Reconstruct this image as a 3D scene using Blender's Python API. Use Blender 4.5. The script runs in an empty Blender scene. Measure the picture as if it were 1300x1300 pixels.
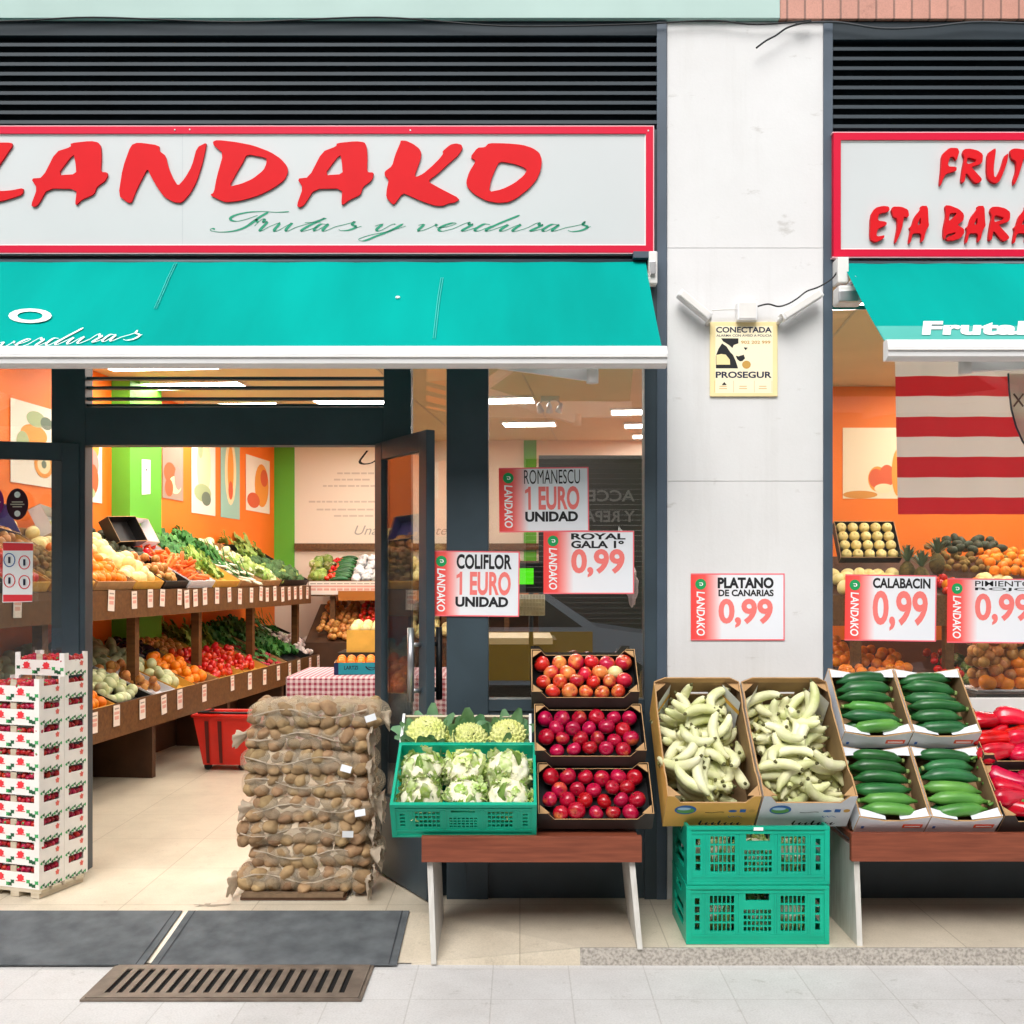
import bpy, bmesh, math, random
from mathutils import Vector, Matrix, noise
R = math.radians
random.seed(11)
rnd = random.uniform
scene = bpy.context.scene
C = scene.collection

# ---------------------------------------------------------------- camera, sky, sun, exposure
CAM_D, FPX, CX, CZ, CH = 5.0, 1325.0, 660.0, 733.0, 1.54
cd = bpy.data.cameras.new('camera'); cam = bpy.data.objects.new('camera', cd); C.objects.link(cam)
cam.location = (0, -CAM_D, CH); cam.rotation_euler = (R(90), 0, 0)
cd.sensor_width = 36; cd.lens = 36 * FPX / 1300; cd.shift_x = -10 / 1300; cd.shift_y = 83 / 1300
cd.clip_start = .05; cd.clip_end = 500
scene.camera = cam
world = bpy.data.worlds.new('World'); scene.world = world; world.use_nodes = True
wn = world.node_tree.nodes; wl = world.node_tree.links
SUN_EL, SUN_AZ = 46, 193
sky = wn.new('ShaderNodeTexSky'); sky.sky_type = 'NISHITA'; sky.sun_disc = False
sky.sun_elevation = R(SUN_EL); sky.sun_rotation = R(SUN_AZ); sky.air_density = 1.0; sky.dust_density = 4.0
hsv = wn.new('ShaderNodeHueSaturation'); hsv.inputs['Saturation'].default_value = .30
wl.new(sky.outputs[0], hsv.inputs['Color']); wl.new(hsv.outputs[0], wn['Background'].inputs['Color'])
wn['Background'].inputs['Strength'].default_value = .15
sl = bpy.data.lights.new('sun', 'SUN'); sl.energy = 1.2; sl.angle = R(40); sl.color = (1, .98, .95)
so = bpy.data.objects.new('sun', sl); C.objects.link(so); so.location = (0, -20, 30)
sd = Vector((math.sin(R(SUN_AZ)) * math.cos(R(SUN_EL)), math.cos(R(SUN_AZ)) * math.cos(R(SUN_EL)), math.sin(R(SUN_EL))))
so.rotation_euler = sd.to_track_quat('Z', 'Y').to_euler()
scene.view_settings.view_transform = 'Standard'; scene.view_settings.look = 'None'
scene.view_settings.exposure = .62; scene.view_settings.gamma = 1
LAMP = 19.0                       # radiance of the lit ceiling panels

# ---------------------------------------------------------------- measuring helpers
def S(y): return FPX / (CAM_D + y)
def X(px, y): return (px - CX) / S(y)
def Z(py, y): return CH + (CZ - py) / S(y)
def P(px, py, y): return Vector((X(px, y), y, Z(py, y)))
def onplane(px, py, p0, n):
    d = Vector(((px - CX) / FPX, 1, (CZ - py) / FPX)); c = Vector((0, -CAM_D, CH))
    return c + d * ((Vector(p0) - c).dot(Vector(n)) / d.dot(Vector(n)))

# ---------------------------------------------------------------- materials
def lin(h):
    h = h.lstrip('#'); o = []
    for i in (0, 2, 4):
        v = int(h[i:i + 2], 16) / 255
        o.append(v / 12.92 if v <= .04045 else ((v + .055) / 1.055) ** 2.4)
    return tuple(o)
def col(c): return (lin(c) if isinstance(c, str) else tuple(c)) + (1,)
MATS = {}
def mat(name, c, rough=.55, var=0, vs=8, c2=None, bump=0, bs=120, rand=0, spec=.4, metal=0, trans=0, emit=0, coat=0, thr=None, stretch=None):
    if name in MATS: return MATS[name]
    m = bpy.data.materials.new(name); m.use_nodes = True; MATS[name] = m
    N, L = m.node_tree.nodes, m.node_tree.links
    b = N['Principled BSDF']; b.inputs['Roughness'].default_value = rough; b.inputs['Metallic'].default_value = metal
    b.inputs['Specular IOR Level'].default_value = spec
    if coat: b.inputs['Coat Weight'].default_value = coat; b.inputs['Coat Roughness'].default_value = .12
    base = col(c); b.inputs['Base Color'].default_value = base
    out = None
    tc = N.new('ShaderNodeTexCoord'); co = tc.outputs['Object']
    oi = N.new('ShaderNodeObjectInfo')
    if stretch:
        mp = N.new('ShaderNodeMapping'); mp.inputs['Scale'].default_value = stretch; L.new(co, mp.inputs['Vector']); co = mp.outputs[0]
    if var or c2:
        nz = N.new('ShaderNodeTexNoise'); nz.noise_dimensions = '4D'; nz.inputs['Scale'].default_value = vs; nz.inputs['Detail'].default_value = 5
        L.new(co, nz.inputs['Vector'])
        mm = N.new('ShaderNodeMath'); mm.operation = 'MULTIPLY'; mm.inputs[1].default_value = 17; L.new(oi.outputs['Random'], mm.inputs[0]); L.new(mm.outputs[0], nz.inputs['W'])
        rp = N.new('ShaderNodeValToRGB'); lo, hi = thr or (.34, .66)
        rp.color_ramp.elements[0].position = lo; rp.color_ramp.elements[1].position = hi
        if c2: a, d = base, col(c2)
        else: a = tuple(v * (1 - var) for v in base[:3]) + (1,); d = tuple(min(1, v * (1 + var)) for v in base[:3]) + (1,)
        rp.color_ramp.elements[0].color = a; rp.color_ramp.elements[1].color = d
        L.new(nz.outputs['Fac'], rp.inputs[0]); out = rp.outputs[0]
    if rand:
        hs = N.new('ShaderNodeHueSaturation')
        a = N.new('ShaderNodeMath'); a.operation = 'MULTIPLY_ADD'; a.inputs[1].default_value = rand * 2; a.inputs[2].default_value = 1 - rand
        L.new(oi.outputs['Random'], a.inputs[0]); L.new(a.outputs[0], hs.inputs['Value'])
        h2 = N.new('ShaderNodeMath'); h2.operation = 'MULTIPLY_ADD'; h2.inputs[1].default_value = rand * .12; h2.inputs[2].default_value = .5 - rand * .06
        fr = N.new('ShaderNodeMath'); fr.operation = 'FRACT'; mu = N.new('ShaderNodeMath'); mu.operation = 'MULTIPLY'; mu.inputs[1].default_value = 7.3
        L.new(oi.outputs['Random'], mu.inputs[0]); L.new(mu.outputs[0], fr.inputs[0]); L.new(fr.outputs[0], h2.inputs[0]); L.new(h2.outputs[0], hs.inputs['Hue'])
        if out: L.new(out, hs.inputs['Color'])
        else: hs.inputs['Color'].default_value = base
        out = hs.outputs[0]
    if out: L.new(out, b.inputs['Base Color'])
    if bump:
        n2 = N.new('ShaderNodeTexNoise'); n2.inputs['Scale'].default_value = bs; n2.inputs['Detail'].default_value = 4; L.new(co, n2.inputs['Vector'])
        bp = N.new('ShaderNodeBump'); bp.inputs['Strength'].default_value = bump; bp.inputs['Distance'].default_value = .004
        L.new(n2.outputs['Fac'], bp.inputs['Height']); L.new(bp.outputs[0], b.inputs['Normal'])
    if emit:
        b.inputs['Emission Color'].default_value = base; b.inputs['Emission Strength'].default_value = emit
    if trans:
        t = N.new('ShaderNodeBsdfTranslucent'); mx = N.new('ShaderNodeMixShader'); mx.inputs[0].default_value = trans
        if out: L.new(out, t.inputs['Color'])
        else: t.inputs['Color'].default_value = base
        L.new(b.outputs[0], mx.inputs[1]); L.new(t.outputs[0], mx.inputs[2]); L.new(mx.outputs[0], N['Material Output'].inputs[0])
    return m

def glass_mat(name, fac, tint=(1, 1, 1)):
    m = bpy.data.materials.new(name); m.use_nodes = True; N, L = m.node_tree.nodes, m.node_tree.links
    N.remove(N['Principled BSDF'])
    t = N.new('ShaderNodeBsdfTransparent'); t.inputs[0].default_value = tint + (1,)
    g = N.new('ShaderNodeBsdfGlossy'); g.inputs['Roughness'].default_value = .004
    mx = N.new('ShaderNodeMixShader'); lw = N.new('ShaderNodeLayerWeight'); lw.inputs['Blend'].default_value = .5
    pw = N.new('ShaderNodeMath'); pw.operation = 'POWER'; pw.inputs[1].default_value = 4; L.new(lw.outputs['Facing'], pw.inputs[0])
    ad = N.new('ShaderNodeMath'); ad.operation = 'MULTIPLY_ADD'; ad.inputs[1].default_value = .7; ad.inputs[2].default_value = fac; ad.use_clamp = True
    L.new(pw.outputs[0], ad.inputs[0]); L.new(ad.outputs[0], mx.inputs[0])
    L.new(t.outputs[0], mx.inputs[1]); L.new(g.outputs[0], mx.inputs[2]); L.new(mx.outputs[0], N['Material Output'].inputs[0])
    return m
def tile_mat(name, c, joint, w, h, mortar, rough, var, shift=0, bump=.25, stain=None, rot=0):
    m = bpy.data.materials.new(name); m.use_nodes = True; N, L = m.node_tree.nodes, m.node_tree.links
    b = N['Principled BSDF']; b.inputs['Roughness'].default_value = rough
    tc = N.new('ShaderNodeTexCoord'); mp = N.new('ShaderNodeMapping'); mp.inputs['Location'].default_value = (shift, .09, 0); mp.inputs['Rotation'].default_value = (0, 0, rot); L.new(tc.outputs['Object'], mp.inputs[0])
    br = N.new('ShaderNodeTexBrick'); br.offset = 0; br.inputs['Scale'].default_value = 1; br.inputs['Brick Width'].default_value = w; br.inputs['Row Height'].default_value = h
    br.inputs['Mortar Size'].default_value = mortar; br.inputs['Mortar Smooth'].default_value = .3
    L.new(mp.outputs[0], br.inputs['Vector'])
    base = col(c)[:3]
    br.inputs['Color1'].default_value = tuple(v * (1 - var) for v in base) + (1,); br.inputs['Color2'].default_value = tuple(min(1, v * (1 + var)) for v in base) + (1,)
    br.inputs['Mortar'].default_value = col(joint)
    nz = N.new('ShaderNodeTexNoise'); nz.inputs['Scale'].default_value = 2.2; nz.inputs['Detail'].default_value = 9; nz.inputs['Roughness'].default_value = .7; L.new(tc.outputs['Object'], nz.inputs[0])
    rp = N.new('ShaderNodeValToRGB'); rp.color_ramp.elements[0].position = .3; rp.color_ramp.elements[1].position = .62
    rp.color_ramp.elements[0].color = (.78, .77, .75, 1) if not stain else stain + (1,); rp.color_ramp.elements[1].color = (1, 1, 1, 1)
    L.new(nz.outputs['Fac'], rp.inputs[0])
    n3 = N.new('ShaderNodeTexNoise'); n3.inputs['Scale'].default_value = 130; n3.inputs['Detail'].default_value = 3; L.new(tc.outputs['Object'], n3.inputs[0])
    r3 = N.new('ShaderNodeValToRGB'); r3.color_ramp.elements[0].color = (.86, .86, .86, 1); r3.color_ramp.elements[0].position = .35; r3.color_ramp.elements[1].position = .6; L.new(n3.outputs['Fac'], r3.inputs[0])
    m1 = N.new('ShaderNodeMixRGB'); m1.blend_type = 'MULTIPLY'; m1.inputs[0].default_value = 1; L.new(br.outputs['Color'], m1.inputs[1]); L.new(rp.outputs[0], m1.inputs[2])
    m2 = N.new('ShaderNodeMixRGB'); m2.blend_type = 'MULTIPLY'; m2.inputs[0].default_value = .8; L.new(m1.outputs[0], m2.inputs[1]); L.new(r3.outputs[0], m2.inputs[2])
    n4 = N.new('ShaderNodeTexNoise'); n4.inputs['Scale'].default_value = 11; n4.inputs['Detail'].default_value = 6; n4.inputs['Roughness'].default_value = .8; L.new(tc.outputs['Object'], n4.inputs[0])
    r4 = N.new('ShaderNodeValToRGB'); r4.color_ramp.elements[0].position = .32; r4.color_ramp.elements[1].position = .41; r4.color_ramp.elements[0].color = (.80, .79, .77, 1); L.new(n4.outputs['Fac'], r4.inputs[0])
    m5 = N.new('ShaderNodeMixRGB'); m5.blend_type = 'MULTIPLY'; m5.inputs[0].default_value = 1; L.new(m2.outputs[0], m5.inputs[1]); L.new(r4.outputs[0], m5.inputs[2])
    L.new(m5.outputs[0], b.inputs['Base Color'])
    bp = N.new('ShaderNodeBump'); bp.inputs['Strength'].default_value = bump; bp.inputs['Distance'].default_value = .003; bp.invert = True
    L.new(br.outputs['Fac'], bp.inputs['Height'])
    b2 = N.new('ShaderNodeBump'); b2.inputs['Strength'].default_value = bump; b2.inputs['Distance'].default_value = .002; L.new(n3.outputs['Fac'], b2.inputs['Height']); L.new(bp.outputs[0], b2.inputs['Normal'])
    L.new(b2.outputs[0], b.inputs['Normal'])
    return m
def ramp_mat(name, stops, axis=0, rough=.6, interp='LINEAR', trans=0):
    """printed colour bands along one axis of the object's own bounding box"""
    m = bpy.data.materials.new(name); m.use_nodes = True; N, L = m.node_tree.nodes, m.node_tree.links
    b = N['Principled BSDF']; b.inputs['Roughness'].default_value = rough
    tc = N.new('ShaderNodeTexCoord'); sp = N.new('ShaderNodeSeparateXYZ'); L.new(tc.outputs['Generated'], sp.inputs[0])
    rp = N.new('ShaderNodeValToRGB'); rp.color_ramp.interpolation = interp
    while len(rp.color_ramp.elements) < len(stops): rp.color_ramp.elements.new(.5)
    for e, (p, c) in zip(rp.color_ramp.elements, stops): e.position = p; e.color = col(c)
    L.new(sp.outputs[axis], rp.inputs[0]); L.new(rp.outputs[0], b.inputs['Base Color'])
    if trans:
        t = N.new('ShaderNodeBsdfTranslucent'); mx = N.new('ShaderNodeMixShader'); mx.inputs[0].default_value = trans; L.new(rp.outputs[0], t.inputs['Color']); L.new(b.outputs[0], mx.inputs[1]); L.new(t.outputs[0], mx.inputs[2]); L.new(mx.outputs[0], N['Material Output'].inputs[0])
    return m
def check_mat(name, ca, cb, size):
    m = bpy.data.materials.new(name); m.use_nodes = True; N, L = m.node_tree.nodes, m.node_tree.links
    b = N['Principled BSDF']; b.inputs['Roughness'].default_value = .8
    tc = N.new('ShaderNodeTexCoord'); sp = N.new('ShaderNodeSeparateXYZ'); L.new(tc.outputs['Object'], sp.inputs[0])
    def stripe(o):
        a = N.new('ShaderNodeMath'); a.operation = 'MULTIPLY'; a.inputs[1].default_value = 1 / size; L.new(o, a.inputs[0])
        f = N.new('ShaderNodeMath'); f.operation = 'FRACT'; L.new(a.outputs[0], f.inputs[0])
        g = N.new('ShaderNodeMath'); g.operation = 'GREATER_THAN'; g.inputs[1].default_value = .5; L.new(f.outputs[0], g.inputs[0]); return g.outputs[0]
    s = N.new('ShaderNodeMath'); s.operation = 'ADD'; L.new(sp.outputs[1], s.inputs[0]); L.new(sp.outputs[2], s.inputs[1])
    t = N.new('ShaderNodeMath'); t.operation = 'ADD'; L.new(stripe(sp.outputs[0]), t.inputs[0]); L.new(stripe(s.outputs[0]), t.inputs[1])
    h = N.new('ShaderNodeMath'); h.operation = 'MULTIPLY'; h.inputs[1].default_value = .5; L.new(t.outputs[0], h.inputs[0])
    mx = N.new('ShaderNodeMixRGB'); mx.inputs[1].default_value = col(ca); mx.inputs[2].default_value = col(cb); L.new(h.outputs[0], mx.inputs[0]); L.new(mx.outputs[0], b.inputs['Base Color'])
    return m
def net_mat(name, c, cover, freq):
    m = bpy.data.materials.new(name); m.use_nodes = True; N, L = m.node_tree.nodes, m.node_tree.links
    b = N['Principled BSDF']; b.inputs['Roughness'].default_value = .6; b.inputs['Base Color'].default_value = col(c)
    t = N.new('ShaderNodeBsdfTransparent'); mx = N.new('ShaderNodeMixShader')
    tc = N.new('ShaderNodeTexCoord')
    vals = []
    for ax, rot in ((0, .6), (1, -.6)):
        mp = N.new('ShaderNodeMapping'); mp.inputs['Rotation'].default_value = (0, rot, .3 * rot); L.new(tc.outputs['Object'], mp.inputs[0])
        w = N.new('ShaderNodeTexWave'); w.inputs['Scale'].default_value = freq; w.inputs['Distortion'].default_value = 1.2; w.inputs['Detail'].default_value = 1; L.new(mp.outputs[0], w.inputs[0])
        g = N.new('ShaderNodeMath'); g.operation = 'GREATER_THAN'; g.inputs[1].default_value = 1 - cover; L.new(w.outputs['Fac'], g.inputs[0]); vals.append(g.outputs[0])
    mxm = N.new('ShaderNodeMath'); mxm.operation = 'MAXIMUM'; L.new(vals[0], mxm.inputs[0]); L.new(vals[1], mxm.inputs[1])
    L.new(mxm.outputs[0], mx.inputs[0]); L.new(t.outputs[0], mx.inputs[1]); L.new(b.outputs[0], mx.inputs[2]); L.new(mx.outputs[0], N['Material Output'].inputs[0])
    return m

M_dark = mat('dark_anthracite_metal', '#36434b', .42, var=.18, vs=3, bump=.05)
M_frame = mat('blue_grey_frame_paint', '#485562', .4, var=.12, vs=4)
M_slat = mat('louver_slat_paint', '#1f2c34', .6, var=.15, vs=3)
M_black = mat('black_rubbery_plastic', '#15171a', .5, var=.2)
M_white = mat('white_enamel', '#e6e6e6', .4, var=.03)
M_offw = mat('off_white_plastic', '#dcdad6', .45, var=.05)
M_steel = mat('brushed_steel', '#b8b8ba', .32, metal=.9)
M_card = mat('brown_cardboard', '#b08a5e', .8, var=.12, vs=14)
M_cardin = mat('grey_brown_cardboard', '#8e7250', .85, var=.12, vs=10)
M_cardw = mat('white_cardboard', '#d9dbe0', .7, var=.05, vs=9)
M_cardk = mat('black_cardboard', '#1d1c1d', .45, var=.2, vs=10)
M_carddark = mat('dark_grey_cardboard', '#3b3634', .6, var=.15, vs=9)
M_cardy = mat('yellow_cardboard', '#dba94a', .7, var=.08, vs=9)
M_green = mat('green_crate_plastic', '#02a585', .38, var=.08, vs=6, rand=.04)
M_wood = mat('brown_varnished_plank', '#8a4a33', .42, c2='#6f3826', vs=5, stretch=(1, 14, 14), bump=.1, bs=60)
M_pine = mat('pale_wood', '#c9bda8', .7, c2='#b5a78e', vs=6, stretch=(2, 2, 12))
M_shelf = mat('shelf_timber', '#74502c', .5, c2='#583a20', vs=4, stretch=(10, 1.5, 10), bump=.08)
M_shelfd = mat('dark_shelf_timber', '#4d3220', .6, var=.2, vs=6)
M_wleg = mat('white_painted_plank', '#d4d2cc', .5, c2='#bdb9b0', vs=7, stretch=(6, 6, 1))
M_red = mat('red_sign_letters', '#d2141d', .5, var=.03, spec=.15)
M_border = mat('crimson_border', '#cf0c36', .45, spec=.2)
M_signw = mat('white_sign_panel', '#c8cccd', .4, var=.03, vs=1.2, spec=.2)
M_signg = mat('green_script_paint', '#0d8f6c', .4)
M_awn = mat('teal_awning_canvas', '#00988f', .85, var=.13, vs=2.2, bump=.12, bs=500, trans=.03, spec=.05, stretch=(1, .25, .25))
M_awnv = mat('faded_teal_canvas', '#4aa79d', .75, var=.05, vs=2.5)
M_lettw = mat('white_lettering', '#f2f4f4', .6)
M_ink = mat('black_ink', '#17181c', .6)
M_navy = mat('navy_ink', '#1e2740', .6)
M_pink = mat('coral_ink', '#ef7a74', .6)
M_greendot = mat('green_ink', '#119a55', .6)
M_cream = mat('cream_plate', '#f3dfa6', .45, var=.03)
M_creamin = mat('pale_cream_plate', '#f8eccb', .45)
M_grey = mat('grey_print', '#a9a39a', .7)
M_orange_wall = mat('orange_wall_paint', '#f67a1e', .6, var=.05, vs=1.2)
M_greenw = mat('green_wall_paint', '#62b434', .55, var=.04, vs=1.2)
M_cream_wall = mat('cream_wall_panel', '#e9dccb', .6, var=.02, vs=1)
M_ceil = mat('ceiling_board', '#d4c29c', .75, var=.05, vs=2)
M_glass = glass_mat('window_glass', .055)
M_glassd = glass_mat('door_glass', .07, (.93, .95, .95))
M_glassr = glass_mat('reflective_window_glass', .20, (.95, .96, .96))

# ---------------------------------------------------------------- mesh builder
class MB:
    def __init__(s): s.v = []; s.f = []; s.m = []; s.sm = []; s.mats = []; s.T = None
    def mi(s, m):
        if m not in s.mats: s.mats.append(m)
        return s.mats.index(m)
    def add(s, vs, fs, m, smooth=False, T=None):
        b = len(s.v); T = T if T is not None else s.T
        for p in vs:
            p = Vector(p); s.v.append(T @ p if T is not None else p)
        k = s.mi(m) if not isinstance(m, (list, tuple)) else None
        for i, f in enumerate(fs):
            s.f.append([b + j for j in f]); s.m.append(k if k is not None else s.mi(m[i])); s.sm.append(smooth)
        return s
    def box(s, x0, x1, y0, y1, z0, z1, m, T=None, bev=0):
        if bev:
            b = min(bev, abs(x1 - x0) * .45, abs(y1 - y0) * .45, abs(z1 - z0) * .45)
            bm = bmesh.new(); bmesh.ops.create_cube(bm, size=1)
            for v in bm.verts: v.co = Vector((x0 + (v.co.x + .5) * (x1 - x0), y0 + (v.co.y + .5) * (y1 - y0), z0 + (v.co.z + .5) * (z1 - z0)))
            bmesh.ops.bevel(bm, geom=list(bm.edges), offset=b, segments=2, affect='EDGES', profile=.6)
            bm.verts.index_update(); vs = [v.co.copy() for v in bm.verts]; fs = [[v.index for v in f.verts] for f in bm.faces]; bm.free()
            return s.add(vs, fs, m, False, T)
        vs = [(x, y, z) for z in (z0, z1) for y in (y0, y1) for x in (x0, x1)]
        fs = [(0, 2, 3, 1), (4, 5, 7, 6), (0, 1, 5, 4), (2, 6, 7, 3), (0, 4, 6, 2), (1, 3, 7, 5)]
        return s.add(vs, fs, m, False, T)
    def prism(s, poly, o, ax, ay, an, t, mf, mb=None, me=None, T=None):
        """polygon poly in (ax, ay) from o, thickness t along an; mf on the side towards -an, mb on +an, me on the edge"""
        o, ax, ay, an = Vector(o), Vector(ax), Vector(ay), Vector(an); n = len(poly)
        a = [o + ax * p[0] + ay * p[1] for p in poly]; b = [p + an * t for p in a]
        fs = [list(range(n)), list(range(2 * n - 1, n - 1, -1))] + [(i, i + n, (i + 1) % n + n, (i + 1) % n) for i in range(n)]
        return s.add(a + b, fs, [mf, mb or mf] + [me or mf] * n, False, T)
    def tube(s, pts, r, m, n=8, T=None, cap=True, smooth=True, sq=None):
        pts = [Vector(p) for p in pts]; rs = r if isinstance(r, (list, tuple)) else [r] * len(pts); vs = []; fs = []
        up = Vector((0, 0, 1)); prev = None
        for i, p in enumerate(pts):
            d = (pts[min(i + 1, len(pts) - 1)] - pts[max(i - 1, 0)]).normalized()
            if prev is None:
                ref = up if abs(d.dot(up)) < .9 else Vector((1, 0, 0)); a = d.cross(ref).normalized()
            else: a = (prev - d * prev.dot(d)).normalized()
            prev = a; b = d.cross(a)
            for k in range(n):
                t = 2 * math.pi * k / n + (math.pi / 4 if n == 4 else 0)
                vs.append(p + (a * math.cos(t) + b * math.sin(t) * (sq or 1)) * rs[i])
        for i in range(len(pts) - 1):
            for k in range(n): fs.append((i * n + k, i * n + (k + 1) % n, (i + 1) * n + (k + 1) % n, (i + 1) * n + k))
        if cap: fs.append(list(range(n - 1, -1, -1))); fs.append([len(vs) - n + k for k in range(n)])
        return s.add(vs, fs, m, smooth, T)
    def lathe(s, prof, m, n=16, T=None):
        vs = []; fs = []
        for r, z in prof:
            for k in range(n): t = 2 * math.pi * k / n; vs.append((r * math.cos(t), r * math.sin(t), z))
        for i in range(len(prof) - 1):
            for k in range(n): fs.append((i * n + k, i * n + (k + 1) % n, (i + 1) * n + (k + 1) % n, (i + 1) * n + k))
        return s.add(vs, fs, m, True, T)
    def ball(s, c, rx, ry, rz, m, sub=2, amp=0, fq=8, T=None, seed=0):
        bm = bmesh.new(); bmesh.ops.create_icosphere(bm, subdivisions=sub, radius=1)
        vs = []
        for v in bm.verts:
            k = 1 + (amp * noise.noise(v.co * fq * .25 + Vector((seed, seed * 2.1, 0))) if amp else 0)
            vs.append(Vector((v.co.x * rx * k, v.co.y * ry * k, v.co.z * rz * k)) + Vector(c))
        fs = [[v.index for v in f.verts] for f in bm.faces]; bm.free()
        return s.add(vs, fs, m, True, T)
    def gridwall(s, o, ax, ay, an, w, h, t, holes, m, T=None):
        """flat wall w x h, thickness t along an, with rectangular holes (x0,x1,y0,y1)"""
        o, ax, ay, an = Vector(o), Vector(ax), Vector(ay), Vector(an)
        ys = sorted({0, h} | {q for r in holes for q in r[2:]})
        for y0, y1 in zip(ys, ys[1:]):
            ym = (y0 + y1) / 2; hs = sorted((r[0], r[1]) for r in holes if r[2] < ym < r[3]); x = 0
            for a, b in hs + [(w, w)]:
                if a - x > 1e-5: s.prism([(x, y0), (a, y0), (a, y1), (x, y1)], o, ax, ay, an, t, m, T=T)
                x = b
        return s
    def leaf(s, base, d, up, ln, wd, m, curl=.5, ruf=.1, T=None, n=6, cup=.25):
        d = Vector(d).normalized(); up = Vector(up); side = d.cross(up).normalized(); up = side.cross(d).normalized(); base = Vector(base)
        vs = []; fs = []; K = 5
        ph = rnd(0, 6)
        for i in range(n + 1):
            t = i / n; w = wd * math.sin(math.pi * (.12 + .83 * t)) ** .7
            c = base + d * ln * (t - curl * .25 * t * t) + up * ln * (curl * t * t * -.8 + .25 * t)
            for k in range(K):
                q = k / (K - 1) * 2 - 1
                vs.append(c + side * w * q + up * (cup * w * q * q + ruf * wd * abs(q) * math.sin(t * 13 + ph + q * 3)))
        for i in range(n):
            for k in range(K - 1): fs.append((i * K + k, i * K + k + 1, (i + 1) * K + k + 1, (i + 1) * K + k))
        return s.add(vs, fs, m, True, T)
    def build(s, name, parent=None, **kw):
        me = bpy.data.meshes.new(name); me.from_pydata([tuple(v) for v in s.v], [], s.f)
        for m in s.mats: me.materials.append(m)
        me.polygons.foreach_set('material_index', s.m); me.polygons.foreach_set('use_smooth', s.sm); me.update()
        o = bpy.data.objects.new(name, me); C.objects.link(o)
        if parent: o.parent = parent
        return tag(o, **kw)
def tag(o, label=None, cat=None, group=None, kind=None):
    if label: o['label'] = label
    if cat: o['category'] = cat
    if group: o['group'] = group
    if kind: o['kind'] = kind
    return o
def thing(name, label, cat, loc=(0, 0, 0), rot=(0, 0, 0), group=None, M=None):
    o = bpy.data.objects.new(name, None); C.objects.link(o); o.empty_display_size = .05
    if M is not None: o.matrix_world = M
    else: o.location = loc; o.rotation_euler = rot
    return tag(o, label, cat, group)
def kids(o): return [c for c in bpy.data.objects if c.parent == o]
TREE = {}
def copy_tree(root, M, label=None, group=None):
    if root.name not in TREE:
        TREE[root.name] = [(c, kids(c)) for c in kids(root)]
    r = root.copy(); C.objects.link(r); r.matrix_world = M
    if label: r['label'] = label
    if group: r['group'] = group
    for c, gs in TREE[root.name]:
        k = c.copy(); C.objects.link(k); k.parent = r
        for g in gs: q = g.copy(); C.objects.link(q); q.parent = k
    return r
FIRST = set()
def put(proto, M, label, group=None, cat=None):
    """place a thing: the first time the prototype itself, then copies"""
    if proto.name not in FIRST:
        FIRST.add(proto.name); TREE[proto.name] = [(c, kids(c)) for c in kids(proto)] ; proto.matrix_world = M; o = proto
        o['label'] = label
        if group: o['group'] = group
    else: o = copy_tree(proto, M, label, group)
    if cat: o['category'] = cat
    return o
def TR(loc, rx=0, ry=0, rz=0, sc=1):
    return Matrix.Translation(loc) @ Matrix.Rotation(rz, 4, 'Z') @ Matrix.Rotation(ry, 4, 'Y') @ Matrix.Rotation(rx, 4, 'X') @ Matrix.Scale(sc, 4)
def rrot(): return Matrix.Rotation(rnd(0, 6.28), 4, 'Z') @ Matrix.Rotation(rnd(0, 6.28), 4, 'X') @ Matrix.Rotation(rnd(0, 6.28), 4, 'Y')

# ---------------------------------------------------------------- lettering
DG = bpy.context.evaluated_depsgraph_get
def curve_geo(cu):
    o = bpy.data.objects.new('t', cu); C.objects.link(o)
    bpy.context.view_layer.update()
    me = bpy.data.meshes.new_from_object(o.evaluated_get(DG()))
    vs = [v.co.copy() for v in me.vertices]; fs = [list(p.vertices) for p in me.polygons]
    bpy.data.objects.remove(o); bpy.data.curves.remove(cu); bpy.data.meshes.remove(me)
    return vs, fs
TXT = {}
def text_geo(s, off, shear=0, space=1):
    k = (s, off, shear, space)
    if k not in TXT:
        cu = bpy.data.curves.new('t', 'FONT'); cu.body = s; cu.offset = off; cu.shear = shear; cu.space_character = space; cu.resolution_u = 4; cu.fill_mode = 'FRONT'
        vs, fs = curve_geo(cu)
        x0 = min(v.x for v in vs); x1 = max(v.x for v in vs); y0 = min(v.y for v in vs); y1 = max(v.y for v in vs)
        TXT[k] = ([((v.x - x0) / (x1 - x0), (v.y - y0) / (y1 - y0)) for v in vs], fs)
    return TXT[k]
def text(mb, s, f, m, off=.018, shear=0, space=1):
    """f maps (u, v) in the text's unit box to a point"""
    vs, fs = text_geo(s, off, shear, space)
    mb.add([f(u, v) for u, v in vs], fs, m)
def shape_geo(polys, depth):
    cu = bpy.data.curves.new('s', 'CURVE'); cu.dimensions = '2D'; cu.fill_mode = 'BOTH'; cu.extrude = depth / 2
    for p in polys:
        sp = cu.splines.new('POLY'); sp.points.add(len(p) - 1); sp.use_cyclic_u = True
        for q, (x, y) in zip(sp.points, p): q.co = (x, y, 0, 1)
    return curve_geo(cu)
def chaikin(p, n=1):
    for _ in range(n):
        q = []
        for i in range(len(p)):
            a, b = p[i], p[(i + 1) % len(p)]
            L = math.hypot(b[0] - a[0], b[1] - a[1]); k = .18
            q += [(a[0] + (b[0] - a[0]) * k, a[1] + (b[1] - a[1]) * k), (a[0] + (b[0] - a[0]) * (1 - k), a[1] + (b[1] - a[1]) * (1 - k))]
        p = q
    return p
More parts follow.
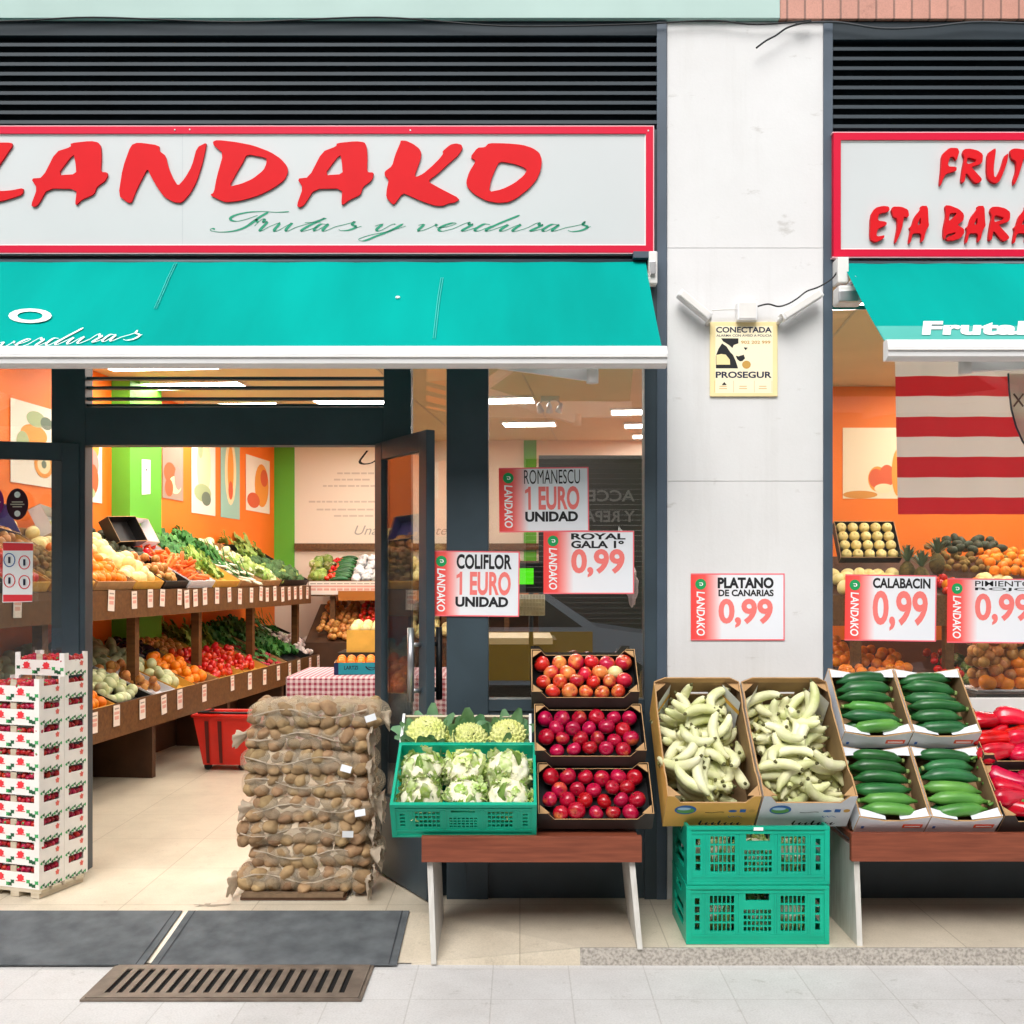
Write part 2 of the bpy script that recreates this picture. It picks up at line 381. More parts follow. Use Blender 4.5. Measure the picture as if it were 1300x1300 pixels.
def catmull(p, k=5):
    o = []
    for i in range(len(p) - 1):
        a, b, c, d = p[max(i - 1, 0)], p[i], p[i + 1], p[min(i + 2, len(p) - 1)]
        for j in range(k):
            t = j / k
            o.append(tuple(.5 * (2 * b[q] + (c[q] - a[q]) * t + (2 * a[q] - 5 * b[q] + 4 * c[q] - d[q]) * t * t + (3 * b[q] - a[q] - 3 * c[q] + d[q]) * t ** 3) for q in (0, 1)))
    return o + [tuple(p[-1])]
def pen(mb, stroke, f, m, thin, thick):
    """calligraphic ribbon: thick where the pen travels downwards; f maps picture-like (x, y down) to a point"""
    p = catmull(stroke); vs = []; fs = []
    for i in range(len(p)):
        a, b = p[max(i - 1, 0)], p[min(i + 1, len(p) - 1)]
        dx, dy = b[0] - a[0], b[1] - a[1]; L = math.hypot(dx, dy) or 1
        w = thin + (thick - thin) * max(0, dy / L) ** .7
        if i in (0, len(p) - 1): w = thin
        nx, ny = -dy / L, dx / L
        vs += [f(p[i][0] + nx * w / 2, p[i][1] + ny * w / 2), f(p[i][0] - nx * w / 2, p[i][1] - ny * w / 2)]
    for i in range(len(p) - 1): fs.append((2 * i, 2 * i + 1, 2 * i + 3, 2 * i + 2))
    mb.add(vs, fs, m)
# ================================================================ ground
ZP = -.07                       # street pavement level, the shop floor is 0
M_floor = tile_mat('beige_floor_tiles', '#ddd1bc', '#b8ab95', .62, .62, .003, .30, .03, bump=.07)
M_pave = tile_mat('pale_pavement_slabs', '#cfcdcb', '#c0bdba', .31, .31, .003, .8, .02, shift=.11, bump=.3, stain=(.84, .83, .82))
M_asph = mat('asphalt', '#4a4a4b', .9, var=.25, vs=40, bump=.4, bs=90)
M_granite = mat('speckled_granite', '#b9b2a8', .8, c2='#89837b', vs=85, thr=(.40, .66), bump=.5, bs=60)
M_ledge = tile_mat('beige_ledge_tiles', '#ddd1bc', '#b8ab95', .62, .62, .003, .30, .03, bump=.07)
b = MB(); b.add([(-12, .62, 0), (9, .62, 0), (9, 9.0, 0), (-12, 9.0, 0)], [(0, 1, 2, 3)], M_floor); b.build('floor', kind='structure')
xs = [-12, -3, -.45, .25, 3, 9]; LF = -.657
def lz(x): return -.064 if x <= -.45 else (0 if x >= .25 else -.064 * (.25 - x) / .70)
b = MB()
for a, c in zip(xs, xs[1:]):
    b.add([(a, .62, 0), (c, .62, 0), (c, -.2, 0), (a, -.2, 0)], [(0, 3, 2, 1)], M_ledge)
    b.add([(a, -.2, 0), (c, -.2, 0), (c, LF, lz(c)), (a, LF, lz(a))], [(0, 3, 2, 1)], M_ledge)
b.build('entrance_ledge', kind='structure')
b = MB()
b.add([(-.45, LF + .001, -.064), (.25, LF + .001, -.001), (9, LF + .001, -.001), (9, LF - .010, -.003), (.25, LF - .010, -.003), (-.45, LF - .005, -.064), (9, LF - .016, -.11), (.25, LF - .016, -.11), (-.45, LF - .006, -.11)],
      [(0, 5, 4, 1), (1, 4, 3, 2), (5, 8, 7, 4), (4, 7, 6, 3)], [M_ledge, M_granite, M_ledge, M_granite])
b.build('granite_kerb', kind='structure')
b = MB(); b.add([(-40, -3.1, ZP), (40, -3.1, ZP), (40, LF + .05, ZP), (-40, LF + .05, ZP)], [(0, 1, 2, 3)], M_pave); b.build('pavement', kind='structure')
b = MB(); b.box(-40, 40, -3.24, -3.101, -.4, ZP + .002, M_granite); b.box(-40, 40, -10.3, -10.16, -.4, ZP + .002, M_granite); b.build('road_kerb', kind='structure')
b = MB(); b.add([(-60, -60, -.21), (60, -60, -.21), (60, 30, -.21), (-60, 30, -.21)], [(0, 1, 2, 3)], M_asph); b.build('road', kind='structure')
b = MB(); b.add([(-40, -14, ZP), (40, -14, ZP), (40, -10.3, ZP), (-40, -10.3, ZP)], [(0, 1, 2, 3)], M_pave); b.build('far_pavement', kind='structure')

def conc_mat():
    m = bpy.data.materials.new('white_painted_concrete'); m.use_nodes = True; N, L = m.node_tree.nodes, m.node_tree.links
    b = N['Principled BSDF']; b.inputs['Roughness'].default_value = .75; b.inputs['Specular IOR Level'].default_value = .25
    tc = N.new('ShaderNodeTexCoord'); out = None
    def layer(scale, ns, lo, hi, dark, det=6):
        mp = N.new('ShaderNodeMapping'); mp.inputs['Scale'].default_value = scale; L.new(tc.outputs['Object'], mp.inputs[0])
        nz = N.new('ShaderNodeTexNoise'); nz.inputs['Scale'].default_value = ns; nz.inputs['Detail'].default_value = det; nz.inputs['Roughness'].default_value = .65; L.new(mp.outputs[0], nz.inputs[0])
        r = N.new('ShaderNodeValToRGB'); r.color_ramp.elements[0].position = lo; r.color_ramp.elements[1].position = hi; r.color_ramp.elements[0].color = dark + (1,); r.color_ramp.elements[1].color = (1, 1, 1, 1); L.new(nz.outputs['Fac'], r.inputs[0]); return r.outputs[0], nz
    prev = None
    for a in (((1, 1, 1), 1.8, .3, .65, (.93, .925, .92)), ((3.2, 3.2, .22), 2.0, .28, .46, (.93, .925, .915)), ((1, 1, 2.2), 5.0, .29, .38, (.76, .745, .72)), ((1, 1, 1), 60, .2, .34, (.8, .79, .77))):
        o, nz = layer(*a)
        if prev is None: prev = o
        else:
            mx = N.new('ShaderNodeMixRGB'); mx.blend_type = 'MULTIPLY'; mx.inputs[0].default_value = 1; L.new(prev, mx.inputs[1]); L.new(o, mx.inputs[2]); prev = mx.outputs[0]
    mx = N.new('ShaderNodeMixRGB'); mx.blend_type = 'MULTIPLY'; mx.inputs[0].default_value = 1; mx.inputs[2].default_value = col('#dbdbdb'); L.new(prev, mx.inputs[1]); L.new(mx.outputs[0], b.inputs['Base Color'])
    bp = N.new('ShaderNodeBump'); bp.inputs['Strength'].default_value = .25; bp.inputs['Distance'].default_value = .003; L.new(nz.outputs['Fac'], bp.inputs['Height']); L.new(bp.outputs[0], b.inputs['Normal'])
    return m
# ================================================================ the shop front (a building with its parts)
M_conc = conc_mat()
M_band = mat('grey_green_render', '#a9c2bc', .7, var=.06, vs=2)
M_salmon = tile_mat('salmon_tiles', '#c98f7d', '#8d6558', .085, 3, .006, .5, .06)
ZT = 4.20
shop = thing('shop_building', 'greengrocer storefront with white pillar, dark frames and slatted vents', 'building')
b = MB()
for z0, z1 in ((-.02, 2.0), (2.002, 3.117), (3.119, ZT)):
    b.box(X(847, 0), X(1045, 0), 0, .5, z0, z1, M_conc, bev=.001)
b.build('pillar', shop)
b = MB(); b.box(4.35, 5.2, 0, .5, -.02, ZT, M_conc); b.build('pillar', shop); b = MB(); b.box(-5.6, -4.9, 0, .5, -.02, ZT, M_conc); b.build('pillar', shop)
b = MB()
b.box(X(834, -.01), X(847, -.01) - .002, -.012, .12, 0, ZT, M_frame); b.box(X(1045, -.01) + .002, X(1057, -.01), -.012, .12, 0, ZT, M_frame)
b.build('edge_frame', shop)
# upper storeys
b = MB(); b.box(-5.6, X(990, -.03), -.03, .5, ZT + .005, 9.5, M_band); b.build('upper_wall', shop)
b = MB(); b.box(X(990, -.03) + .004, 5.2, -.022, .5, ZT + .006, 9.5, M_salmon); b.build('tiled_upper_wall', shop)
b = MB(); b.box(-5.6, 5.2, .5, 9.2, 3.5, 3.6, M_band); b.box(-5.6, 5.2, 9.06, 9.2, 0, 3.5, M_band); b.box(-5.75, -5.6, .5, 9.2, 0, 3.6, M_band); b.box(5.2, 5.35, .5, 9.2, 0, 3.6, M_band); b.build('rear_shell', shop)
# slatted vents
def louver(x0, x1, zb, zt):
    b = MB(); b.box(x0, x1, .055, .075, zb, ZT, M_dark)
    z = zb + .02; p = .0463
    while z < zt:
        b.add([(x0, -.008, z), (x1, -.008, z), (x1, -.002, z + .019), (x0, -.002, z + .019), (x0, .05, z + .040), (x1, .05, z + .040), (x0, .05, z + .034), (x1, .05, z + .034), (x0, .002, z + .014), (x1, .002, z + .014), (x0, -.004, z - .001), (x1, -.004, z - .001)],
              [(0, 1, 2, 3), (3, 2, 5, 4), (4, 5, 7, 6), (6, 7, 9, 8), (8, 9, 11, 10), (10, 11, 1, 0)], M_slat)
        z += p
    b.box(x0, x1, -.004, .05, zt + .015, ZT, M_slat)
    x = x0 + .3
    while x < x1: b.box(x, x + .012, .0502, .0548, zb, zt, M_dark); x += 1.3
    b.build('louver_vent', shop)
louver(-4.9, X(834, 0), 3.69, 4.12)
louver(X(1057, 0), 4.35, 3.67, 4.10)
b = MB(); b.box(-4.9, X(834, 0), .0, .12, 3.03, 3.685, M_dark); b.box(X(1057, 0), 4.35, .0, .12, 3.03, 3.665, M_dark); b.build('sign_backing', shop)
# shop windows
YW, YR = .03, .45
b = MB(); b.box(X(818, 0), X(834, 0), -.006, .1, 0, 3.03, M_dark); b.box(X(567, 0), X(620, 0), -.01, .11, 0, 3.03, M_dark, bev=.004)
b.box(X(620, 0), X(818, 0), .0, .10, .90, .955, M_dark)
b.build('window_frame', shop)
b = MB(); b.box(X(620, 0), X(818, 0), .01, .09, 0.001, .90, M_dark); b.box(X(590, 0), X(592, 0), -.014, -.01, .05, .95, M_dark); b.box(X(1057, 0), 4.35, .01, .09, .001, .955, M_dark); b.build('base_panel', shop)
b = MB(); b.box(X(620, 0), X(818, 0), YW, YW + .006, .955, 3.03, M_glassr); b.build('window_glass', shop)
b = MB(); b.box(X(1057, 0), 4.35, YW, YW + .006, .955, 3.03, M_glass); b.build('window_glass', shop)
# oblique side light between the recessed doors and the front window
pa, pb = Vector((X(522, YR), YR, 0)), Vector((X(567, .06), .06, 0)); dv = (pb - pa).normalized(); nv = Vector((dv.y, -dv.x, 0))
b = MB(); b.prism([(0, .4), ((pb - pa).length, .4), ((pb - pa).length, 3.0), (0, 3.0)], pa, dv, (0, 0, 1), nv, .006, M_glassd); b.build('side_glass', shop)
b = MB(); b.prism([(0, 0), ((pb - pa).length, 0), ((pb - pa).length, .4), (0, .4)], pa, dv, (0, 0, 1), nv, .04, M_dark); b.build('side_base_panel', shop)
# recessed entrance frame
b = MB()
b.box(X(65, YR), X(108, YR), YR, YR + .1, 0, 3.0, M_dark, bev=.004); b.box(X(487, YR), X(522, YR), YR, YR + .1, 0, 3.0, M_dark, bev=.004)
b.box(X(108, YR), X(487, YR), YR + .005, YR + .095, Z(565, YR), Z(517, YR), M_dark)
for py in (479, 491, 505, 513.5): b.box(X(108, YR), X(487, YR), YR + .02, YR + .06, Z(py + 1.6, YR), Z(py - 1.6, YR), M_dark)
b.box(-4.9, X(65, YR), YR + .02, YR + .08, 0, .12, M_dark); b.box(-4.9, X(567, 0), -.0, YR + .1, 3.0, 3.03, M_dark)
b.build('entrance_frame', shop)
b = MB(); b.box(-4.9, X(65, YR), YR + .045, YR + .051, .12, 3.0, M_glassd); b.build('entrance_glass', shop)
def door(hinge, ang, w, h, kick, flip, handle_far):
    M = Matrix.Translation(hinge) @ Matrix.Rotation(ang, 4, 'Z')
    r = thing('door', None, None); r.parent = shop; r.matrix_world = M
    b = MB(); st = .085; t = .045
    b.box(0, st, -t, 0, .01, h, M_dark, bev=.004); b.box(w - st, w, -t, 0, .01, h, M_dark, bev=.004)
    b.box(st, w - st, -t + .002, -.002, h - .09, h, M_dark); b.box(st, w - st, -t + .002, -.002, .01, kick, M_dark)
    f = b.build('door_frame', shop); f.parent = r
    b = MB(); b.box(st, w - st, -t * .5 - .004, -t * .5 + .004, kick, h - .09, M_glassd); g = b.build('door_glass', r)
    b = MB(); xh = w - st * .5 - .02
    for sgn, m in ((-1, M_steel), (1, M_black)):
        y = -t * .5 + sgn * .075
        b.tube([(xh, y, .95), (xh, y, 1.30)], .016, m, 12)
        for z in (1.0, 1.22): b.tube([(xh, -t * .5 + sgn * t * .5, z), (xh, y, z)], .011, m, 10)
    b.build('handle', r)
    return r
dright = door((X(486, YR + .05), YR + .04, 0), math.atan2(-.50, .30), .62, 2.24, .42, 1, 1)
# the left leaf is swung right open to lie near the side glazing
dleft = door((X(101, YR), YR - .005, 0), math.pi + R(13), .80, 2.24, .32, 1, 1)

# ================================================================ shop interior
DU, DVv, O2 = Vector((.105, .9945, 0)), Vector((-.9945, .105, 0)), Vector((-2.8, 3.0, 0))
def L(u, v, z): return O2 + DU * u + DVv * v + Vector((0, 0, z))
TL = Matrix(((DU.x, DVv.x, 0, O2.x), (DU.y, DVv.y, 0, O2.y), (0, 0, 1, 0), (0, 0, 0, 1)))   # local (u, v, z)
HC, YB = 3.3, 8.42
b = MB(); b.box(-12 + 6.5, 5.2, .12, 9.06, HC, HC + .05, M_ceil)
b.build('ceiling', kind='structure')
b = MB()
for k in range(7): b.box(-1.6 + k * 1.2 - .008, -1.6 + k * 1.2 + .008, .2, 8.4, HC - .006, HC - .001, M_pine, T=Matrix.Rotation(R(-6), 4, 'Z'))
b.build('ceiling_joints', kind='structure')
b = MB(); b.box(-3.6, 5.6, .92, 1.02, 0, HC, M_orange_wall, T=TL); b.build('orange_wall', kind='structure')
b = MB(); b.box(1.108, 1.73, .75, .92, 0, HC, M_greenw, T=TL); b.build('green_column', kind='structure')
b = MB(); b.box(-4, 2.3, YB, YB + .1, 0, HC, M_cream_wall); b.build('rear_wall', kind='structure')
b = MB(); b.box(X(340, YB), X(374, YB), YB - .02, YB - .001, 1.2, HC, M_greenw); b.box(X(665, YB), X(681, YB), YB - .02, YB - .001, 0, HC, M_greenw); b.build('green_wall_strips', kind='structure')
b = MB(); b.box(X(375, YB), X(760, YB), YB - .06, YB - .001, Z(698, YB), Z(690, YB), M_shelf); b.build('wall_rail', kind='structure')
YO = 4.62
b = MB(); b.box(2.2, 5.2, YO, YO + .1, 0, HC, M_orange_wall); b.box(2.2, 2.3, YO + .1, YB, 0, HC, M_orange_wall); b.build('end_wall', kind='structure')
M_part = mat('dark_grey_partition', '#302e2c', .5, var=.1, vs=2)
b = MB(); b.box(X(684, 3.0), 1.7, 3.0, 3.1, 0, Z(578, 3.0), M_part); b.build('partition_wall', kind='structure')
b = MB(); b.box(1.05, 1.09, 2.6, 3.0, 0, 2.9, M_greenw); b.build('green_wall_edge', kind='structure')
# printed script on the cream panel
b = MB()
def fm(x0, x1, y0, y1, y): return lambda u, v: P(x0 + (x1 - x0) * u, y1 + (y0 - y1) * v, y)
text(b, 'Una fruta', fm(450, 522, 667, 679, YB - .004), M_grey, .0, .35); text(b, 'nte', fm(543, 568, 670, 679, YB - .004), M_grey, 0, .35)
text(b, 'U', fm(455, 488, 572, 590, YB - .004), M_ink, -.012, .5)
for y, x0, x1 in ((602, 428, 470), (610, 424, 470), (618, 410, 490), (638, 392, 500), (648, 402, 500), (656, 424, 470)):
    x = x0
    while x < x1:
        w = rnd(4, 11); b.add([P(x, y, YB - .003), P(x + w, y, YB - .003), P(x + w, y - 2.2, YB - .003), P(x, y - 2.2, YB - .003)], [(0, 1, 2, 3)], mat('faint_grey_print', '#cdbfb0', .7)); x += w + 1.6
b.build('wall_lettering', kind='structure')

# ceiling panels (lit): those in view, plus unseen ones added for light
M_lamp = mat('lit_diffuser', '#fff8ee', .5, emit=LAMP)
def ceil_light(x, y, w, d, label):
    t = thing('ceiling_light', label, 'ceiling light', (x, y, HC), (0, 0, R(-6)), 'lit panels in the shop ceiling')
    b = MB(); q = .018
    for a in ((-w / 2, w / 2, -d / 2, -d / 2 + q), (-w / 2, w / 2, d / 2 - q, d / 2), (-w / 2, -w / 2 + q, -d / 2 + q, d / 2 - q), (w / 2 - q, w / 2, -d / 2 + q, d / 2 - q)): b.box(*a, -.022, -.0005, M_white)
    b.build('frame', t)
    b = MB(); b.box(-w / 2 + q, w / 2 - q, -d / 2 + q, d / 2 - q, -.012, -.008, M_lamp); b.build('diffuser', t)
for px, y, lab in ((248, 4.5, 'lit ceiling panel above the green column'), (300, 5.6, 'lit ceiling panel seen below the lowest transom slat'), (200, 3.6, 'lit ceiling panel just under the white awning bar'),
                   (640, 5.3, 'lit ceiling panel behind the dark window post'), (672, 6.9, 'lit ceiling panel below the three spotlights'), (812, 6.0, 'lit ceiling panel by the window edge, nearest of three'),
                   (826, 7.0, 'lit ceiling panel by the window edge, middle of three'), (834, 7.9, 'lit ceiling panel by the window edge, farthest of three'),
                   (455, 3.4, 'lit ceiling panel over the middle of the aisle'), (460, 5.4, 'lit ceiling panel over the gingham table'), (470, 7.2, 'lit ceiling panel near the cream wall'),
                   (420, 1.6, 'lit ceiling panel just inside the entrance'), (90, 1.9, 'lit ceiling panel above the nearest fruit shelves'), (700, 1.7, 'lit ceiling panel above the till counter'), (-120, 2.2, 'lit ceiling panel above the strawberry crates'),  # this row is out of view, added to light the front of the shop
                   (1205, 2.9, 'lit ceiling panel behind the striped banner'), (1420, 2.9, 'lit ceiling panel beyond the striped banner'), (1300, 1.5, 'lit ceiling panel above the shop window with the banner'), (1120, 1.6, 'lit ceiling panel beside the pillar'), (640, 2.4, 'lit ceiling panel above the paper price signs'), (760, 1.0, 'lit ceiling panel just inside the reflecting window'), (1215, 3.9, 'lit ceiling panel glowing through the banner, over the pineapples'), (1345, 3.9, 'lit ceiling panel beyond the banner shield')):  # those labelled added are hidden extras that brighten both window interiors
    ceil_light(X(px, y) if px > -100 else X(px, y), y, .95 if px < 500 else .62, .36, lab)

# ================================================================ across the street (seen in the glass)
M_opp = mat('pale_rendered_house', '#b9b2a6', .8, var=.08, vs=1.5)
opp = thing('opposite_building', 'pale rendered house across the street with a dark roller shutter', 'building', (0, -13, 0))
b = MB(); b.box(-25, .1, -.4, 0, ZP, 9.5, M_opp); b.box(2.6, 25, -.4, 0, ZP, 9.5, M_opp); b.box(.1, 2.6, -.4, 0, 3.6, 9.5, M_opp); b.build('wall', opp)
b = MB(); z = ZP
while z < 3.55: b.box(.1, 2.6, -.16, -.13 + .02, z, z + .085, mat('dark_shutter_slat', '#34322f', .5)); z += .09
b.build('roller_shutter', opp)
b = MB()
text(b, 'ACCESORIOS', lambda u, v: (2.0 - u * 1.9, .0 - .1, 2.86 + .2 * v), mat('grey_shutter_lettering', '#c9c4ba', .6)); text(b, 'Y REPARACION', lambda u, v: (2.0 - u * 1.9, -.1, 2.5 + .2 * v), MATS['grey_shutter_lettering']); b.build('shutter_lettering', opp)
for i in range(9):
    for zz in (4.4, 7.0):
        x = -16 + i * 4
        w = MB(); w.box(x - .6, x + .6, .0, .05, zz, zz + 1.5, mat('white_window_frame', '#d8d8d4', .5)); f = w.build('window', opp)
        w = MB(); w.box(x - .5, x + .5, .05, .056, zz + .1, zz + 1.4, mat('dark_window_pane', '#23282c', .15)); w.build('pane', f)
M_cary, M_carb = mat('yellow_car_paint', '#ffc62e', .3, coat=.6), mat('pale_blue_car_paint', '#cbd9e8', .3, coat=.6)
car = thing('parked_car', 'yellow and pale blue car parked across the street, mirrored in the window', 'car', (0, -9.0, -.21))
side = [(-2.3, .35), (-2.35, .75), (-2.2, .98), (-1.5, 1.05), (-.95, 1.5), (.35, 1.52), (1.0, 1.08), (1.9, .95), (2.15, .75), (2.15, .35), (1.75, .3), (1.62, .56), (1.4, .66), (1.15, .6), (1.02, .3), (-1.0, .3), (-1.12, .58), (-1.4, .66), (-1.65, .56), (-1.78, .3)]
def carpart(name, poly, m, x0): b = MB(); b.prism([(p[0] + x0, p[1]) for p in poly], (0, 0, .0), (1, 0, 0), (0, 0, 1), (0, -1, 0), 1.7, m); return b.build(name, car)
carpart('body', side, M_carb, .05)
b = MB(); b.box(-1.1, .98, .002, .012, .36, 1.02, M_cary); b.box(-1.1, .98, -1.72, -1.702, .36, 1.02, M_cary); b.build('door', car)
b = MB(); b.prism([(-.95, 1.08), (-.82, 1.44), (.32, 1.46), (.85, 1.08)], (0, .004, 0), (1, 0, 0), (0, 0, 1), (0, 1, 0), .006, MATS['dark_window_pane']); b.build('window', car)
for xx in (1.43, -1.36):
    for yy in (.02, -1.6):
        w = MB(); T = Matrix.Translation((xx, yy, .32)) @ Matrix.Rotation(R(90), 4, 'X'); w.lathe([(.2, -.1), (.31, -.1), (.325, -.05), (.325, .05), (.31, .1), (.2, .1)], M_black, 24, T=T); wo = w.build('wheel', car)
        w = MB(); w.lathe([(0, -.08), (.2, -.09), (.2, .09), (0, .08)], M_steel, 16, T=T); w.build('rim', wo)
b = MB(); b.ball((2.18, -.25, .7), .06, .16, .09, M_white, 2); b.build('headlight', car); b = MB(); b.ball((2.18, -1.45, .7), .06, .16, .09, M_white, 2); b.build('headlight', car)

# ================================================================ shop signs
def poly_letter(raw, sc, ox, oy, y, depth, sm=1, shift=(0, 0)):
    """letter outlines given in picture coordinates, put at the sign's own distance and cut from sheet"""
    ps = []
    for r in raw:
        q = [((x + shift[0]) / sc + ox, (z + shift[1]) / sc + oy) for x, z in r]
        ps.append(chaikin([(X(a, y), Z(c, y)) for a, c in q], sm))
    vs, fs = shape_geo(ps, depth)
    return [(v.x, y + depth / 2 - v.z, v.y) for v in vs], fs
def sign_box(name, label, px0, px1, py0, py1, joint=None):
    t = thing(name, label, 'shop sign'); x0, x1, z0, z1 = px0, px1, Z(py1, -.04), Z(py0, -.04)
    b = MB(); e = .034; q = .042
    b.box(x0 + e, x1 - e, -.035, -.005, z0 + e, z1 - e, M_signw); b.build('panel', t)
    b = MB()
    for a in ((x0, x1, z0, z0 + e), (x0, x1, z1 - e, z1), (x0, x0 + e, z0 + e, z1 - e), (x1 - e, x1, z0 + e, z1 - e)): b.box(a[0], a[1], -.045, -.003, a[2], a[3], M_border)
    b.build('border', t)
    b = MB(); w = .006
    for a in ((x0 + e, x1 - e, z0 + e, z0 + e + w), (x0 + e, x1 - e, z1 - e - w, z1 - e), (x1 - e - w, x1 - e, z0 + e + w, z1 - e - w)): b.box(a[0], a[1], -.0385, -.0352, a[2], a[3], M_white)
    o = .005
    for a in ((x0 - o, x1 + o, z0 - o, z0), (x0 - o, x1 + o, z1, z1 + o), (x1, x1 + o, z0, z1)): b.box(a[0], a[1], -.043, -.004, a[2], a[3], mat('pale_pink_trim', '#e8b6bd', .4))
    b.build('trim', t)
    return t
YS = -.052
sg = sign_box('shop_sign', 'long white sign with red raised capitals over a green script line', -4.2, X(829, -.04), 161, 321)
raws = {
 'L': ([[(110, 115), (112, 150), (80, 190), (36, 260), (0, 310), (-60, 410), (-85, 510), (-60, 552), (14, 560), (108, 552), (216, 530), (205, 590), (108, 625), (0, 655), (-144, 665), (-231, 614), (-245, 542), (-202, 397), (-130, 253), (-72, 180), (-101, 152), (-72, 115)]], 7.222, 0, 165),
 'A': ([[(645, 120), (830, 100), (900, 112), (925, 150), (930, 250), (922, 385), (985, 388), (985, 425), (960, 470), (885, 520), (862, 590), (745, 640), (705, 685), (688, 680), (705, 540), (435, 535), (345, 690), (310, 705), (283, 690), (340, 535), (283, 445), (390, 437), (510, 200), (650, 155)], [(672, 215), (520, 415), (700, 405), (690, 290)]], 7.222, 0, 165),
 'N': ([[(55, 450), (85, 260), (140, 105), (190, 85), (335, 105), (338, 145), (380, 175), (400, 260), (430, 330), (465, 385), (510, 335), (560, 250), (595, 120), (662, 85), (655, 130), (630, 240), (590, 360), (545, 440), (490, 500), (440, 498), (370, 460), (320, 390), (280, 320), (255, 265), (215, 340), (180, 410), (145, 500), (120, 500)]], 5.4167, 140, 165),
 'D': ([[(705, 80), (735, 68), (860, 82), (980, 105), (1100, 150), (1170, 195), (1215, 245), (1222, 290), (1195, 345), (1120, 400), (1020, 450), (900, 485), (790, 497), (740, 475), (685, 447), (712, 430), (730, 330), (778, 160), (710, 105)], [(938, 165), (1072, 190), (1075, 225), (1055, 275), (980, 335), (900, 370), (815, 390), (870, 290), (910, 225)]], 5.4167, 140, 165),
 'A2': ([[(415, 120), (590, 102), (670, 112), (690, 150), (697, 250), (692, 385), (755, 390), (745, 440), (720, 475), (655, 520), (632, 595), (530, 640), (475, 685), (457, 680), (465, 535), (210, 540), (115, 690), (70, 710), (48, 690), (105, 530), (52, 445), (160, 435), (280, 200), (410, 150)], [(447, 215), (295, 415), (470, 405), (462, 300)]], 7.222, 370, 165),
 'K': ([[(170, 78), (210, 80), (265, 105), (310, 140), (325, 170), (318, 220), (272, 345), (290, 350), (335, 330), (400, 275), (460, 215), (490, 175), (482, 160), (540, 110), (585, 100), (625, 110), (635, 135), (600, 190), (530, 250), (450, 325), (370, 385), (470, 440), (615, 515), (575, 545), (530, 548), (490, 568), (430, 568), (330, 535), (250, 500), (185, 470), (120, 560), (100, 550), (60, 505), (65, 440), (80, 375), (48, 340), (50, 310), (105, 270), (130, 180), (165, 100)]], 5.909, 480, 165),
 'O': ([[(690, 205), (745, 132), (800, 130), (830, 98), (960, 100), (1080, 110), (1160, 135), (1210, 170), (1230, 225), (1220, 300), (1190, 370), (1130, 440), (1040, 510), (980, 540), (900, 547), (810, 530), (720, 480), (670, 430), (660, 390), (680, 320), (735, 230)], [(910, 235), (1010, 250), (1085, 275), (1118, 300), (1090, 345), (1020, 400), (930, 445), (832, 465), (845, 380), (880, 290)]], 5.909, 480, 165)}
for k, (raw, sc, ox, oy) in raws.items():
    vs, fs = poly_letter(raw, sc, ox, oy, YS + .006, .010); b = MB(); b.add(vs, fs, M_red); b.build('raised_letter', sg)
F1 = lambda x, y: P(255 + x / 5, 255 + y / 5, -.0365); F2 = lambda x, y: P(500 + x / 5, 255 + y / 5, -.0365)
strokes1 = [[(560, 68), (480, 72), (400, 67), (300, 72), (220, 90), (188, 110), (200, 125), (240, 128), (300, 112), (360, 92)], [(430, 70), (370, 105), (310, 150), (250, 180), (180, 195), (110, 197), (60, 187), (70, 175), (90, 180)], [(300, 150), (345, 118), (360, 138)],
 [(340, 160), (385, 118), (405, 120), (395, 135), (420, 135), (375, 185), (390, 188), (430, 165)], [(430, 165), (500, 140), (465, 185), (485, 190), (540, 160), (578, 140), (540, 182), (555, 190), (600, 168)], [(600, 168), (700, 138), (790, 108), (700, 150), (640, 186), (660, 190), (740, 165)], [(660, 138), (760, 134)],
 [(800, 150), (760, 148), (720, 180), (735, 188), (810, 145), (775, 182), (790, 190), (850, 165)], [(850, 165), (950, 140), (975, 132), (960, 150), (985, 165), (940, 185), (890, 188), (875, 180)], [(980, 172), (1020, 160)],
 [(1105, 160), (1150, 148), (1115, 182), (1140, 188), (1210, 150), (1235, 148)], [(1285, 145), (1200, 190), (1110, 225), (1040, 252), (1005, 250), (1010, 238), (1080, 215), (1180, 195), (1300, 160)]]
strokes2 = [[(155, 155), (190, 150), (155, 186), (180, 188), (240, 165), (272, 148), (262, 160)], [(270, 170), (330, 165), (395, 145), (370, 140), (310, 160), (285, 182), (310, 192), (380, 175)], [(380, 175), (460, 140), (480, 140), (475, 150), (500, 150), (435, 186), (455, 190), (520, 170)], [(610, 150), (570, 148), (515, 182), (540, 190), (620, 158)], [(800, 90), (700, 130), (620, 165), (585, 186), (605, 190), (680, 165)],
 [(680, 165), (725, 150), (675, 186), (700, 190), (770, 160), (805, 150), (755, 186), (775, 192), (850, 170)], [(850, 170), (905, 142), (925, 142), (920, 155), (945, 153), (870, 188), (890, 190), (950, 175)], [(1040, 152), (1000, 150), (945, 184), (970, 190), (1050, 150), (1005, 186), (1025, 190), (1090, 170)], [(1090, 170), (1190, 150), (1212, 135), (1200, 150), (1230, 165), (1190, 187), (1130, 195), (1105, 186)], [(1225, 172), (1250, 162)]]
b = MB()
for s in strokes1: pen(b, s, F1, M_signg, 3.4, 20)
for s in strokes2: pen(b, s, F2, M_signg, 3.4, 20)
b.build('script_lettering', sg)
b = MB(); b.box(X(231, -.04), X(231.6, -.04), -.0356, -.0351, Z(313, -.04), Z(170, -.04), mat('panel_joint', '#b9bfc2', .5))
